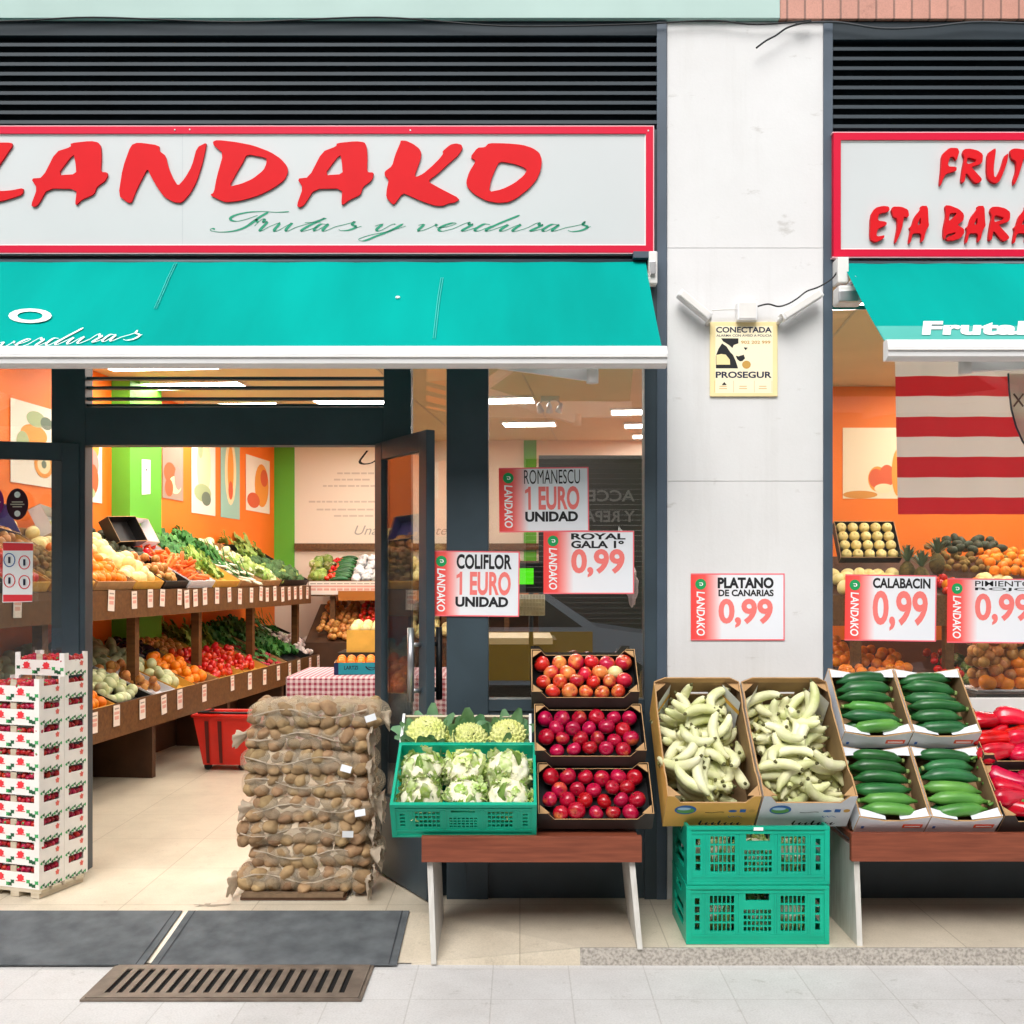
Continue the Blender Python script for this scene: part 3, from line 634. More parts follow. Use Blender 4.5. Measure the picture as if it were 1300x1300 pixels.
for px, py in ((222, 165), (241, 164.5), (521, 165.5), (823, 166)): b.ball((X(px, -.045), -.046, Z(py, -.045)), .004, .003, .004, M_white, 2)
b.build('fixings', sg)
sg2 = sign_box('shop_sign', 'white sign with two rows of red brush capitals beside the pillar', X(1058, -.04), 4.3, 169, 326)
q = 6.19
RR = {
 'F': [[(655, 160), (715, 108), (780, 110), (792, 140), (785, 165), (770, 210), (745, 175), (715, 185), (700, 255), (772, 258), (770, 290), (690, 310), (668, 345), (645, 410), (637, 390), (650, 280)]],
 'R': [[(818, 155), (830, 118), (880, 115), (940, 130), (978, 160), (975, 215), (960, 235), (895, 255), (890, 265), (970, 350), (965, 372), (930, 388), (905, 375), (845, 300), (835, 370), (820, 385), (805, 370), (820, 260), (835, 190)], [(855, 180), (930, 200), (915, 220), (850, 240)]],
 'U': [[(1015, 150), (1075, 110), (1080, 130), (1062, 260), (1065, 335), (1085, 340), (1120, 270), (1150, 170), (1178, 150), (1172, 210), (1140, 300), (1110, 370), (1085, 388), (1050, 380), (1015, 345), (1008, 270)]],
 'T': [[(1195, 125), (1230, 112), (1330, 125), (1360, 150), (1350, 180), (1300, 180), (1280, 260), (1250, 350), (1222, 405), (1215, 370), (1240, 290), (1240, 215), (1205, 195), (1192, 160)]],
 'E': [[(95, 640), (130, 580), (190, 565), (240, 570), (245, 600), (220, 615), (160, 625), (150, 680), (220, 690), (222, 715), (150, 745), (140, 800), (160, 805), (205, 795), (200, 820), (140, 850), (100, 835), (90, 810)]],
 'T2': [[(258, 600), (270, 570), (340, 572), (390, 595), (398, 640), (385, 655), (355, 650), (345, 730), (320, 800), (290, 862), (285, 840), (305, 740), (305, 665), (275, 650)]],
 'A': [[(400, 735), (420, 720), (440, 650), (490, 590), (490, 565), (545, 565), (550, 690), (555, 720), (530, 760), (515, 830), (490, 855), (495, 780), (425, 780), (410, 850), (395, 862), (395, 830), (410, 760)], [(490, 650), (460, 715), (490, 710)]],
 'B': [[(680, 560), (720, 562), (790, 590), (830, 630), (825, 680), (775, 715), (830, 745), (832, 780), (800, 820), (740, 838), (695, 835), (690, 815), (760, 785), (765, 770), (690, 790), (680, 830), (668, 815), (668, 740), (690, 640)], [(715, 620), (775, 620), (760, 640), (710, 690)]],
 'Z': [[(0, 570), (130, 565), (140, 600), (60, 790), (140, 790), (130, 835), (0, 845), (0, 800), (80, 615), (0, 615)]],
 'I': [[(0, 570), (45, 565), (35, 840), (0, 850)]]}
KK = [[(x * .47 + 0, z * .56 + 60) for x, z in raws['K'][0][0]]]
for raw, sh in ((RR['F'], (0, 0)), (RR['R'], (0, 0)), (RR['U'], (0, 0)), (RR['T'], (0, 0)), (RR['A'], (985, -455)), (KK, (1580, 0)), (RR['E'], (0, 0)), (RR['T2'], (0, 0)), (RR['A'], (0, 0)), (RR['B'], (0, 0)), (RR['A'], (445, 0)), (RR['R'], (215, 455)), (RR['A'], (820, 0)), (RR['Z'], (1410, 0)), (KK, (1580, 475)), (RR['I'], (1910, 0)), (RR['A'], (1590, 0)), (KK, (2170, 475))):
    vs, fs = poly_letter(raw, q, 1090, 170, YS - .002, .018, shift=sh); b = MB(); b.add(vs, fs, M_red); b.build('raised_letter', sg2)

# ================================================================ awnings
YF = -.645
def awning(x0, x1, label, letters, side_open, z1, z0, zb):
    t = thing('awning', label, 'awning', (0, 0, 0)); n = 14
    b = MB(); vs = []; fs = []; K = 60
    for i in range(n + 1):
        q = i / n; y = -.03 + (YF + .06) * q; z = z1 + (z0 - z1) * q - .012 * math.sin(math.pi * q)
        for k in range(K + 1): vs.append((x0 + (x1 - x0) * k / K, y, z + .002 * math.sin(k * 1.3 + q * 4)))
    for i in range(n):
        for k in range(K): fs.append((i * (K + 1) + k, i * (K + 1) + k + 1, (i + 1) * (K + 1) + k + 1, (i + 1) * (K + 1) + k))
    b.add(vs, fs, M_awn, True); b.build('canvas', t)
    b = MB(); e = .006
    b.prism([(0, zb), (.03, zb), (.055, zb + .012), (.06, zb + .05), (.052, z0 - .006), (.03, z0 + .004), (0, z0)], (x0 - .012, YF + .02, 0), (0, -1, 0), (0, 0, 1), (1, 0, 0), x1 - x0 + .024, M_white)
    b.box(x0 - .012, x1 + .012, YF - .046, YF - .036, zb + .036, zb + .040, M_offw); b.build('front_bar', t)
    b = MB(); b.tube([(x0, -.022, z1 - .008), (x1, -.022, z1 - .008)], .018, M_dark, 14); b.build('roller', t)
    return t
def awn_plane(px, py, z1, z0): return onplane(px, py, (0, -.03, z1 + .001), Vector((0, -(z1 - z0), (YF + .06) * -1)).normalized())
AZ1, AZ0, AZB = Z(331, -.03), Z(443, YF + .03), Z(467, YF)
aw = awning(-4.0, X(842, YF), 'long teal canvas awning with white front bar above the entrance', None, None, AZ1, AZ0, AZB)
b = MB()
def sagged(p): q = (-.03 - p.y) / -(YF + .06) ; return p + Vector((0, -.003, .0055 - .012 * math.sin(math.pi * max(0, min(1, q)))))
fo = lambda px, py: sagged(awn_plane(px, py, AZ1, AZ0))
def ftext(x0, x1, y0, y1, sl=0): return lambda u, v: fo(x0 + (x1 - x0) * u, y1 + (y0 - y1) * v + sl * u)
text(b, 'O', ftext(11, 66, 390, 409), M_lettw, .03); text(b, 'K', ftext(-52, -3, 391, 409), M_lettw, .03); text(b, 'A', ftext(-115, -58, 391, 409), M_lettw, .03); b.build('capital_lettering', aw); b = MB()
for s in strokes2: pen(b, s, lambda x, y: fo((x - 1250) / 5 * .83 + 181, 410 + (y - 90) / 5 * 1.02 + (1250 - x) * .0125), M_lettw, 3.4, 17)
b.build('script_lettering', aw)
b = MB()
for pts in ([(222, 335), (213, 352), (204, 372), (196, 390)], [(560, 352), (556, 375), (553, 400), (550, 430)]):
    for off in (0, 2.6): b.tube([fo(p[0] + off, p[1]) for p in pts], .0016, mat('pale_seam', '#4cc4bd', .7), 5)
b.build('seams', aw)
b = MB(); c = fo(505, 376); b.ball(c, .011, .004, .007, M_lettw, 2); b.build('spot_stain', aw)
def arm(t, pts, w, hgt):
    b = MB()
    for a, c in zip(pts, pts[1:]):
        a, c = Vector(a), Vector(c); d = (c - a).normalized(); s = d.cross(Vector((0, 0, 1))).normalized()
        b.prism([(0, -hgt / 2), ((c - a).length, -hgt / 2), ((c - a).length, hgt / 2), (0, hgt / 2)], a - s * w / 2, d, (0, 0, 1), s, w, M_white)
    for p in pts: b.tube([Vector(p) - Vector((0, 0, hgt * .62)), Vector(p) + Vector((0, 0, hgt * .62))], w * .75, M_offw, 14)
    b.build('folding_arm', t)
arm(aw, [(.50, -.05, 2.96), P(598, 456, -.36), P(752, 477, YF + .06)], .035, .05)
arm(aw, [(-3.9, -.05, 2.96), (-3.1, -.36, 2.62), (-3.6, YF + .06, 2.46)], .035, .05)
b = MB(); b.box(X(803, -.03), X(829, -.03), -.075, -.012, Z(329, -.05), Z(321, -.05), M_frame); b.box(X(822, -.03), X(833, -.03), -.08, -.014, Z(362, -.05), Z(321, -.05), M_offw, bev=.006); b.box(X(823, -.03), X(830, -.03), -.10, -.08, Z(352, -.05), Z(335, -.05), M_steel, bev=.004); b.build('wall_bracket', aw)
BZ1, BZ0, BZB = Z(333, -.03), Z(435, YF + .03), Z(458, YF)
aw2 = awning(X(1127, YF), 4.25, 'teal canvas awning with faded hem and white bar beyond the pillar', None, None, BZ1, BZ0, BZB)
b = MB(); f2 = lambda px, py: sagged(awn_plane(px, py, BZ1, BZ0))
n = 14; x0 = X(1126, YF) + .004
def strip_y(q): return -.03 + (YF + .06) * q
qs = [.80, .84, .88, .92, .96, .99]; hz = lambda q: BZ1 + (BZ0 - BZ1) * q - .012 * math.sin(math.pi * q) + .0022
b.add([(x, strip_y(q) - .001, hz(q)) for q in qs for x in (x0, 4.25)], [(2 * i, 2 * i + 1, 2 * i + 3, 2 * i + 2) for i in range(5)], M_awnv); b.build('faded_hem', aw2)
b = MB(); text(b, 'Frutako', lambda u, v: f2(1170 + 178 * u, 426 - 19 * v), M_lettw, .05, .05, 1.05); b.build('printed_text', aw2)
arm(aw2, [(1.66, -.05, 2.93), P(1392, 458, -.36), P(1225, 465, YF + .06)], .035, .05)
b = MB(); b.box(X(1058, -.03), X(1072, -.03), -.10, -.012, Z(362, -.05), Z(330, -.05), M_offw, bev=.006); b.box(X(1060, -.06), X(1092, -.06), -.12, -.02, Z(388, -.06), Z(366, -.06), M_offw, bev=.01); b.box(X(1064, -.12), X(1088, -.12), -.14, -.12, Z(384, -.12), Z(370, -.12), M_steel, bev=.004); b.tube([(X(1075, -.1), -.1, Z(365, -.1)), (X(1088, -.13), -.13, Z(352, -.13))], .012, M_steel, 8); b.build('wall_bracket', aw2)
# roller tube and soffit under each awning
b = MB(); b.box(X(1057, 0), 4.3, -.01, .0, Z(393, 0), Z(388, 0), mat('deep_teal_valance', '#0b7f75', .7)); b.build('valance_edge', aw2)
# ================================================================ paper price signs
M_paper = ramp_mat('printed_price_paper', [(0, '#f0433f'), (.15, '#f25a54'), (.24, '#f5a9a6'), (.33, '#e9eaee'), (1, '#e4e8ee')], 0, .5)
M_pedge = mat('pink_paper_edge', '#f0707a', .5)
def one_flag(b, f, m): b.add([f(.105, 1.0), f(.105, .80), f(0.0, .70), f(0.0, .84)], [(0, 1, 2, 3)], m)
def price_sign(px0, px1, py0, py1, y, lines, label, rot=0):
    s = S(y); w, h = (px1 - px0) / s, (py1 - py0) / s
    t = thing('price_sign', label, 'price sign', (X(px0, y), y, Z(py1, y)), (0, R(rot), 0), 'paper price signs on the shop front')
    b = MB(); b.box(0, w, -.0015, 0, 0, h, M_paper); b.build('paper', t)
    b = MB(); e = .006
    for a in ((0, w, 0, e), (0, w, h - e, h), (w - e, w, e, h - e)): b.box(a[0], a[1], -.0021, -.0016, a[2], a[3], M_pedge)
    cx, cz, r = .105 * w, .84 * h, .026
    vs = [(cx + r * math.cos(k * .2618), -.0022, cz + r * math.sin(k * .2618)) for k in range(24)]; b.add(vs, [list(range(24))], M_greendot)
    pen(b, [(-.008, -.006), (.006, -.006), (.008, .004), (-.004, .006), (-.002, 0)], lambda a, c: Vector((cx + a, -.0026, cz - c)), M_lettw, .003, .005)
    b.build('printed_border', t)
    b = MB(); text(b, 'LANDAKO', lambda u, v: Vector((cx - .020 + v * .040, -.0026, .73 * h - u * .66 * h)), M_lettw, .02, .12); b.build('printed_name', t)
    b = MB()
    for tx, a0, a1, b0, b1, m, off in lines:
        fl = lambda u, v: Vector((((a0 + (a1 - a0) * u) - px0) / s, -.0025, (py1 - (b1 + (b0 - b1) * v)) / s))
        if tx == '1 EURO': one_flag(b, fl, m); a0 += 4
        text(b, tx, lambda u, v: Vector((((a0 + (a1 - a0) * u) - px0) / s, -.0024, (py1 - (b1 + (b0 - b1) * v)) / s)), m, off + .014)
    b.build('printed_price', t)
YG = .024
price_sign(634, 748, 594, 676, YG, [('ROMANESCU', 666, 737, 597, 615, M_ink, -.016), ('1 EURO', 667, 736, 618, 648, M_pink, .02), ('UNIDAD', 667, 734, 650, 663, M_ink, .03)], 'red and white price sign reading ROMANESCU 1 EURO UNIDAD on the window', -.6)
price_sign(548, 659, 699, 782, -.016, [('COLIFLOR', 579, 649, 703, 722, M_ink, .02), ('1 EURO', 579, 648, 725, 755, M_pink, .02), ('UNIDAD', 578, 645, 757, 770, M_ink, .03)], 'red and white price sign reading COLIFLOR across the dark window post', .6)
price_sign(690, 805, 674, 754, YG - .004, [('ROYAL', 725, 794, 677, 685, M_ink, .02), ('GALA 1º', 725, 792, 686.5, 696, M_ink, .02), ('0,99', 725, 793, 697, 733, M_pink, .02)], 'red and white price sign reading ROYAL GALA 0,99 on the window above the apples', 0)
price_sign(877, 996, 728, 813, -.004, [('PLATANO', 911, 982, 733, 747, M_ink, .03), ('DE CANARIAS', 912, 982, 748.5, 757, M_ink, .02), ('0,99', 912, 981, 760, 797, M_pink, .02)], 'red and white price sign reading PLATANO DE CANARIAS on the white pillar', 0)
price_sign(1072, 1188, 729, 813, YG, [('CALABACIN', 1107, 1180, 733, 746, M_ink, .02), ('0,99', 1107, 1177, 749, 800, M_pink, .015)], 'red and white price sign reading CALABACIN above the courgettes', .8)
price_sign(1202, 1319, 734, 816, YG, [('PIMIENTO', 1237, 1309, 737, 744, M_ink, -.006), ('ROJO', 1237, 1309, 745.5, 750, M_ink, .0), ('0,99', 1237, 1308, 753, 793, M_pink, .015)], 'red and white price sign reading PIMIENTO ROJO above the red peppers', .5)

# ================================================================ things on the pillar
al = thing('alarm_sign', 'cream alarm company plate with black guard figure on the white pillar', 'sign', (0, 0, 0))
A = lambda cx, cy: (890 + cx / 11.82, 400 + cy / 11.82)
fa = lambda y: (lambda cx, cy: Vector((X(A(cx, cy)[0], -.012), y, Z(A(cx, cy)[1], -.012))))
g0 = fa(-.0125)
b = MB(); p0, p1 = g0(135, 1220), g0(1150, 100); b.box(p0.x, p1.x, -.012, -.0005, p0.z, p1.z, M_cream, bev=.003); b.build('plate', al)
b = MB(); q0, q1 = g0(215, 1170), g0(1075, 165); b.box(q0.x, q1.x, -.0126, -.0121, q0.z, q1.z, M_creamin); b.build('inner_panel', al)
b = MB(); g = fa(-.0132)
def at(x0, x1, y0, y1): return lambda u, v: g(x0 + (x1 - x0) * u, y1 + (y0 - y1) * v)
text(b, 'CONECTADA', at(225, 1060, 178, 265), M_navy, .03); text(b, 'ALARMA CON AVISO A POLICIA', at(230, 1060, 290, 325), M_navy, .01); text(b, '902 202 999', at(600, 1040, 385, 432), mat('ochre_ink', '#c79a4b', .6), .02); text(b, 'PROSEGUR', at(220, 1060, 848, 945), M_navy, .03)
for i, x in enumerate((330, 630, 925)):
    for yy, ww in ((1075, 110), (1110, 120)): b.add([g(x - ww / 2, yy), g(x + ww / 2, yy), g(x + ww / 2, yy - 12), g(x - ww / 2, yy - 12)], [(0, 1, 2, 3)], mat('tan_ink', '#dcb77c', .6))
b.add([g(310, 1050), g(385, 1050), g(348, 1005)], [(0, 1, 2)], M_ink)
for x in (200, 485, 795, 1060): b.add([g(x, 1160), g(x + 6, 1160), g(x + 6, 985), g(x, 985)], [(0, 1, 2, 3)], MATS['tan_ink'])
b.build('lettering', al)
b = MB()
for poly, m in (([(300, 350), (560, 350), (560, 425), (490, 450), (470, 495), (420, 450), (330, 395)], M_ink), ([(222, 610), (260, 510), (315, 425), (380, 470), (440, 560), (480, 600), (520, 690), (555, 800), (222, 800)], M_ink), ([(520, 610), (560, 620), (640, 595), (660, 650), (620, 690), (580, 695), (540, 660)], M_ink), ([(640, 485), (700, 490), (665, 530)], M_ink)):
    b.add([g(*q) for q in poly], [list(range(len(poly)))], m)
g = fa(-.0138); b.add([g(x, y) for x, y in ((228, 600), (300, 585), (370, 595), (430, 670), (435, 745), (228, 745))], [list(range(6))], M_cream)
b.add([g(680 + 65 * math.cos(k * .4), 745 + 60 * math.sin(k * .4)) for k in range(16)], [list(range(16))], mat('ochre_ink', '#c79a4b'))
b.build('guard_figure', al)
def flood(px0, py0, px1, py1, wd, label):
    a, c = P(px0, py0, -.07), P(px1, py1, -.07); d = (c - a).normalized(); ln = (c - a).length
    up = Vector((0, -1, 0)); n = d.cross(up).normalized()
    t = thing('spot_lamp', label, 'lamp', (0, 0, 0), (0, 0, 0), 'white lamps over the alarm plate')
    M = Matrix(((d.x, up.x, n.x, a.x), (d.y, up.y, n.y, a.y), (d.z, up.z, n.z, a.z), (0, 0, 0, 1)))
    b = MB(); b.box(0, ln, -.035, .03, -wd / 2, wd / 2, M_white, T=M, bev=.008); b.build('housing', t)
    b = MB(); b.box(.012, ln - .012, -.02, .033, -wd * .36, wd * .36, M_offw, T=M); b.box(.02, ln - .02, -.04, -.02, -wd * .3, wd * .3, mat('grey_lens', '#a5a39d', .3), T=M); b.build('lens', t)
    b = MB(); m = M @ Vector((ln * (1 if px1 < 945 else 0), 0, 0)); b.tube([m, (m.x, -.0, m.z - .01)], .011, M_offw, 10); b.build('bracket', t)
    return t
flood(862, 372, 901, 404, .038, 'slim white lamp tilted down towards the junction box, beside the shop entrance')
flood(992, 404, 1042, 372, .040, 'slim white lamp with the black cable running along its back')
jb = thing('junction_box', 'square white junction box above the alarm plate', 'junction box')
b = MB(); b.box(X(935, -.03), X(960, -.03), -.055, -.0005, Z(408, -.03), Z(384, -.03), M_white, bev=.005); b.build('box', jb)
b = MB(); b.box(X(937, -.03), X(958, -.03), -.058, -.0552, Z(406, -.03), Z(386, -.03), M_offw, bev=.001); b.build('lid', jb)
def cable(name, pts, r, m, label): b = MB(); b.tube([Vector((*p, 0)) if len(p) == 2 else Vector(p) for p in pts], r, m, 6); return b.build(name, label=label, cat='cable')
def curvepts(pp, y): return [P(x, z, y) for x, z in catmull(pp, 6)]
cable('cable', curvepts([(962, 389), (975, 386), (988, 389), (1000, 386), (1012, 379), (1024, 370), (1040, 364), (1056, 354), (1062, 346)], -.075), .004, M_black, 'black cable from the junction box to the awning bracket')
cable('cable', curvepts([(935, 393), (920, 393), (904, 394)], -.05), .003, M_offw, 'thin white cable between the junction box and the lamp nearest the entrance')
cable('cable', curvepts([(960, 61), (972, 52), (985, 45), (998, 36), (1012, 31), (1030, 27)], -.06), .0045, M_black, 'loose cut end of black cable hanging over the pillar top')
cable('cable', curvepts([(-200, 24), (0, 27), (120, 22), (300, 28), (480, 22), (640, 33), (800, 31), (900, 26), (960, 31), (1030, 26)], -.04), .004, M_black, 'long sagging black cable along the top of the wide vent')
cable('cable', curvepts([(1010, 30), (1060, 28), (1120, 36), (1180, 34), (1240, 28), (1330, 30), (1500, 26)], -.045), .005, mat('grey_cable', '#3c4044', .5), 'grey cable sagging under the salmon tiles')

# ================================================================ benches
def bench(px0, x1, pyt, pyb, y0, label, lz0, lz1, twist):
    s = S(y0); x0 = X(px0, y0); w = x1 - x0; zt = Z(pyt, y0); zb = Z(pyb, y0)
    t = thing('bench', label, 'bench', (x0, y0, 0), (0, 0, 0), 'brown plank benches under the boxes')
    b = MB(); b.box(0, w, 0, .03, zb, zt, M_wood, bev=.003); b.build('front_board', t)
    b = MB(); b.box(.01, w - .01, .031, .50, zt - .035, zt - .012, M_wood); b.build('top', t)
    for xx, lz_, dx in ((.018, lz0, twist[0]), (w - .055, lz1, twist[1])):
        b = MB(); b.add([(xx, .034, zb + .05), (xx + .024, .034, zb + .05), (xx + .024, .46, zb + .05), (xx, .46, zb + .05), (xx + dx + .012, -.02, lz_), (xx + dx + .034, -.02, lz_), (xx + dx + .034, .40, 0), (xx + dx + .012, .40, 0)],
              [(0, 1, 2, 3), (7, 6, 5, 4), (0, 4, 5, 1), (1, 5, 6, 2), (2, 6, 7, 3), (3, 7, 4, 0)], M_wleg); b.build('leg', t)
    return t
bench(535, X(815, -.66), 1062, 1095, -.66, 'brown plank bench on white legs under the apples and the green crate', -.062, 0, (.012, .022))
bench(1081, 2.9, 1058, 1094, -.62, 'brown plank bench on white legs under the courgettes and peppers', 0, 0, (-.012, .02))

# ================================================================ produce
M_apple = mat('crimson_apple_skin', '#a80d30', .2, c2='#e0863a', vs=13, thr=(.60, .80), rand=.16, coat=.35)
M_apple2 = mat('streaked_apple_skin', '#c01c26', .25, c2='#efa451', vs=15, thr=(.47, .70), rand=.2, coat=.35)
M_apple3 = mat('pale_apple_skin', '#d9cf8c', .3, c2='#e6dca8', vs=12)
M_stem = mat('woody_stem', '#5a4426', .8)
def sphere_fruit(name, cat, r, m, squash=1, dimple=.12, stem=True, n=18):
    b = MB(); pr = []
    for i in range(13):
        t = math.pi * i / 12; rr = r * math.sin(t); z = -r * squash * math.cos(t)
        z += r * dimple * (math.exp(-((t - math.pi) / .35) ** 2) * -1.6 + math.exp(-(t / .3) ** 2) * .9); pr.append((max(rr, .0004) * (1 + .04 * math.cos(t)*-1), z))
    b.lathe(pr, m, n)
    if stem: b.tube([(0, 0, pr[-1][1] - .002), (.002, 0, pr[-1][1] + r * .3)], r * .035, M_stem, 5)
    return b.build(name, cat=cat)
apple = sphere_fruit('apple', 'apple', .0365, M_apple, .92); apple_b = sphere_fruit('apple', 'apple', .0375, M_apple2, .92); apple_p = sphere_fruit('apple', 'apple', .0365, M_apple3, .92)

def open_box(w, d, h, t, mo, mi, me, front=None, back=None, side=None, floor_m=None, backholes=None):
    b = MB(); R4 = [(0, 0), (w, 0), (w, h), (0, h)]
    b.prism(front or R4, (0, 0, 0), (1, 0, 0), (0, 0, 1), (0, 1, 0), t, mo, mi, me)
    if backholes: b.gridwall((0, d - t, 0), (1, 0, 0), (0, 0, 1), (0, 1, 0), w, h, t, backholes, mi)
    else: b.prism(back or R4, (0, d - t, 0), (1, 0, 0), (0, 0, 1), (0, 1, 0), t, mi, mo, me)
    sd = side or [(t, 0), (d - t, 0), (d - t, h), (t, h)]
    b.prism(sd, (0, 0, 0), (0, 1, 0), (0, 0, 1), (1, 0, 0), t, mo, mi, me); b.prism(sd, (w - t, 0, 0), (0, 1, 0), (0, 0, 1), (1, 0, 0), t, mi, mo, me)
    b.box(t, w - t, t, d - t, .001, t, floor_m or mi)
    return b
def gussets(b, w, d, h, a, m, dirs=((0, 0), (1, 0), (0, 1), (1, 1)), t=.004):
    for sx, sy in dirs:
        x, y = (w - .007 if sx else .007), (d - .007 if sy else .007); kx, ky = (-1 if sx else 1), (-1 if sy else 1)
        p = [(x, y), (x + a * kx, y), (x, y + a * ky)]
        b.add([(q[0], q[1], h - .008) for q in p] + [(q[0], q[1], h - .008 + t) for q in p], [(0, 1, 2), (5, 4, 3), (0, 3, 4, 1), (1, 4, 5, 2), (2, 5, 3, 0)], m)
# --- three black trays of apples, stepped up a slope
TH = R(41); AX = X(683, -.55)
def tray_mat(x, y, z, th): return TR((x, y, z), th)
def black_tray(M, w, d, h, label, group):
    t = thing('fruit_tray', label, 'fruit tray', M=M, group=group)
    dip = [(0, 0), (w, 0), (w, h), (w - .04, h), (w - .068, h * .62), (.068, h * .62), (.04, h), (0, h)]
    b = open_box(w, d, h, .0035, M_carddark, M_cardk, M_card, front=dip, back=dip); gussets(b, w, d, h, .042, M_card); b.build('carton', t)
    b = MB(); b.box(.012, w - .012, .012, d - .012, .018, .022, mat('black_tray_liner', '#0f0f11', .3)); b.build('liner', t)
    return t
AW, AD, AH = .487, .272, .105
z0a, y0a = Z(1052, -.55), -.55
for k, (lab, pr, rows) in enumerate((('crimson apple in the lowest black tray on the bench', apple, 4), ('crimson apple in the middle black tray', apple, 4), ('red and yellow streaked apple in the topmost black tray', apple_b, 3))):
    M = tray_mat(AX - .012 * k, y0a + k * .165, z0a + k * .238, TH)
    black_tray(M, AW, AD, AH, ('black cardboard tray of crimson apples resting on the bench', 'black cardboard tray of crimson apples between two other trays', 'black cardboard tray of streaked apples, topmost below the window glass')[k], 'black trays of apples')
    for j in range(4):
        n = 6 if j % 2 else 5
        for i in range(n):
            x = .055 + (.0385 if n == 5 else 0) + i * (AW - .11) / 5 + rnd(-.006, .006); y = .044 + j * .0605 + rnd(-.005, .005)
            if k == 2 and (j, i) == (2, 4): put(apple_p, M @ TR((x, y, .055)) @ rrot(), 'pale yellow apple among the red ones in the topmost tray'); continue
            put(pr, M @ TR((x, y, .056 + rnd(-.006, .012)), rnd(-1.2, 1.2), rnd(-1.0, 1.0), rnd(0, 6), rnd(.88, 1.08)), lab, ('crimson apples in the lowest tray', 'crimson apples in the middle tray', 'streaked apples in the topmost tray')[k])
b = MB(); bb = tray_mat(AX - .02, y0a, z0a, TH)
[b.box(0, AW, .02, .26, -.03, -.006, M_shelfd, T=tray_mat(AX - .012 * k, y0a + k * .165, z0a + k * .238, TH)) for k in range(3)]; [b.box(x, x + .04, -.30, -.27, .46, .93, M_shelfd, T=TR((AX, .22, 0))) for x in (.02, .40)]; b.build('sloping_rack', label='dark sloping rack behind the apple trays', cat='rack')

# --- bananas
M_ban = mat('pale_green_banana_skin', '#ebe9bf', .45, c2='#bcc576', vs=11, thr=(.40, .74), rand=.12, bump=.15, bs=90)
M_bant = mat('dark_banana_tip', '#5c5a34', .7)
def banana_hand(nb):
    t = thing('banana_hand', 'x', 'banana hand')
    for i in range(nb):
        b = MB(); a = (i - (nb - 1) / 2) * .17; ln = rnd(.215, .24); bend = rnd(1.5, 2.1)
        pts = []; rs = []
        for k in range(11):
            q = k / 10; ang = bend * (q - .15); pts.append(Vector((math.sin(a) * ln * q * 1.0 + (i - (nb - 1) / 2) * .044, ln * (math.sin(ang) / bend + .13), .01 + ln * (1 - math.cos(ang)) / bend * .9 + .004 * (i % 2)))); rs.append(.0235 * (math.sin(math.pi * (.10 + .84 * q)) ** .42) * (1 if q < .93 else .7))
        rs[0] = .008; rs[1] = .013; rs[-1] = .007
        b.tube(pts, rs, M_ban, 9); b.tube([pts[-1], pts[-1] + (pts[-1] - pts[-2]).normalized() * .012], [.0085, .005], M_bant, 6); b.build('banana', t)
    b = MB(); w = .5 * nb * .03; b.tube([(-w * .8, .006, .006), (0, -.004, .010), (w * .8, .006, .006)], .009, mat('banana_crown', '#8f8a4a', .7), 7); b.build('stem', t)
    return t
hands = [banana_hand(3), banana_hand(4), banana_hand(3)]
TB = R(44); BW, BD, BH = .390, .62, .225
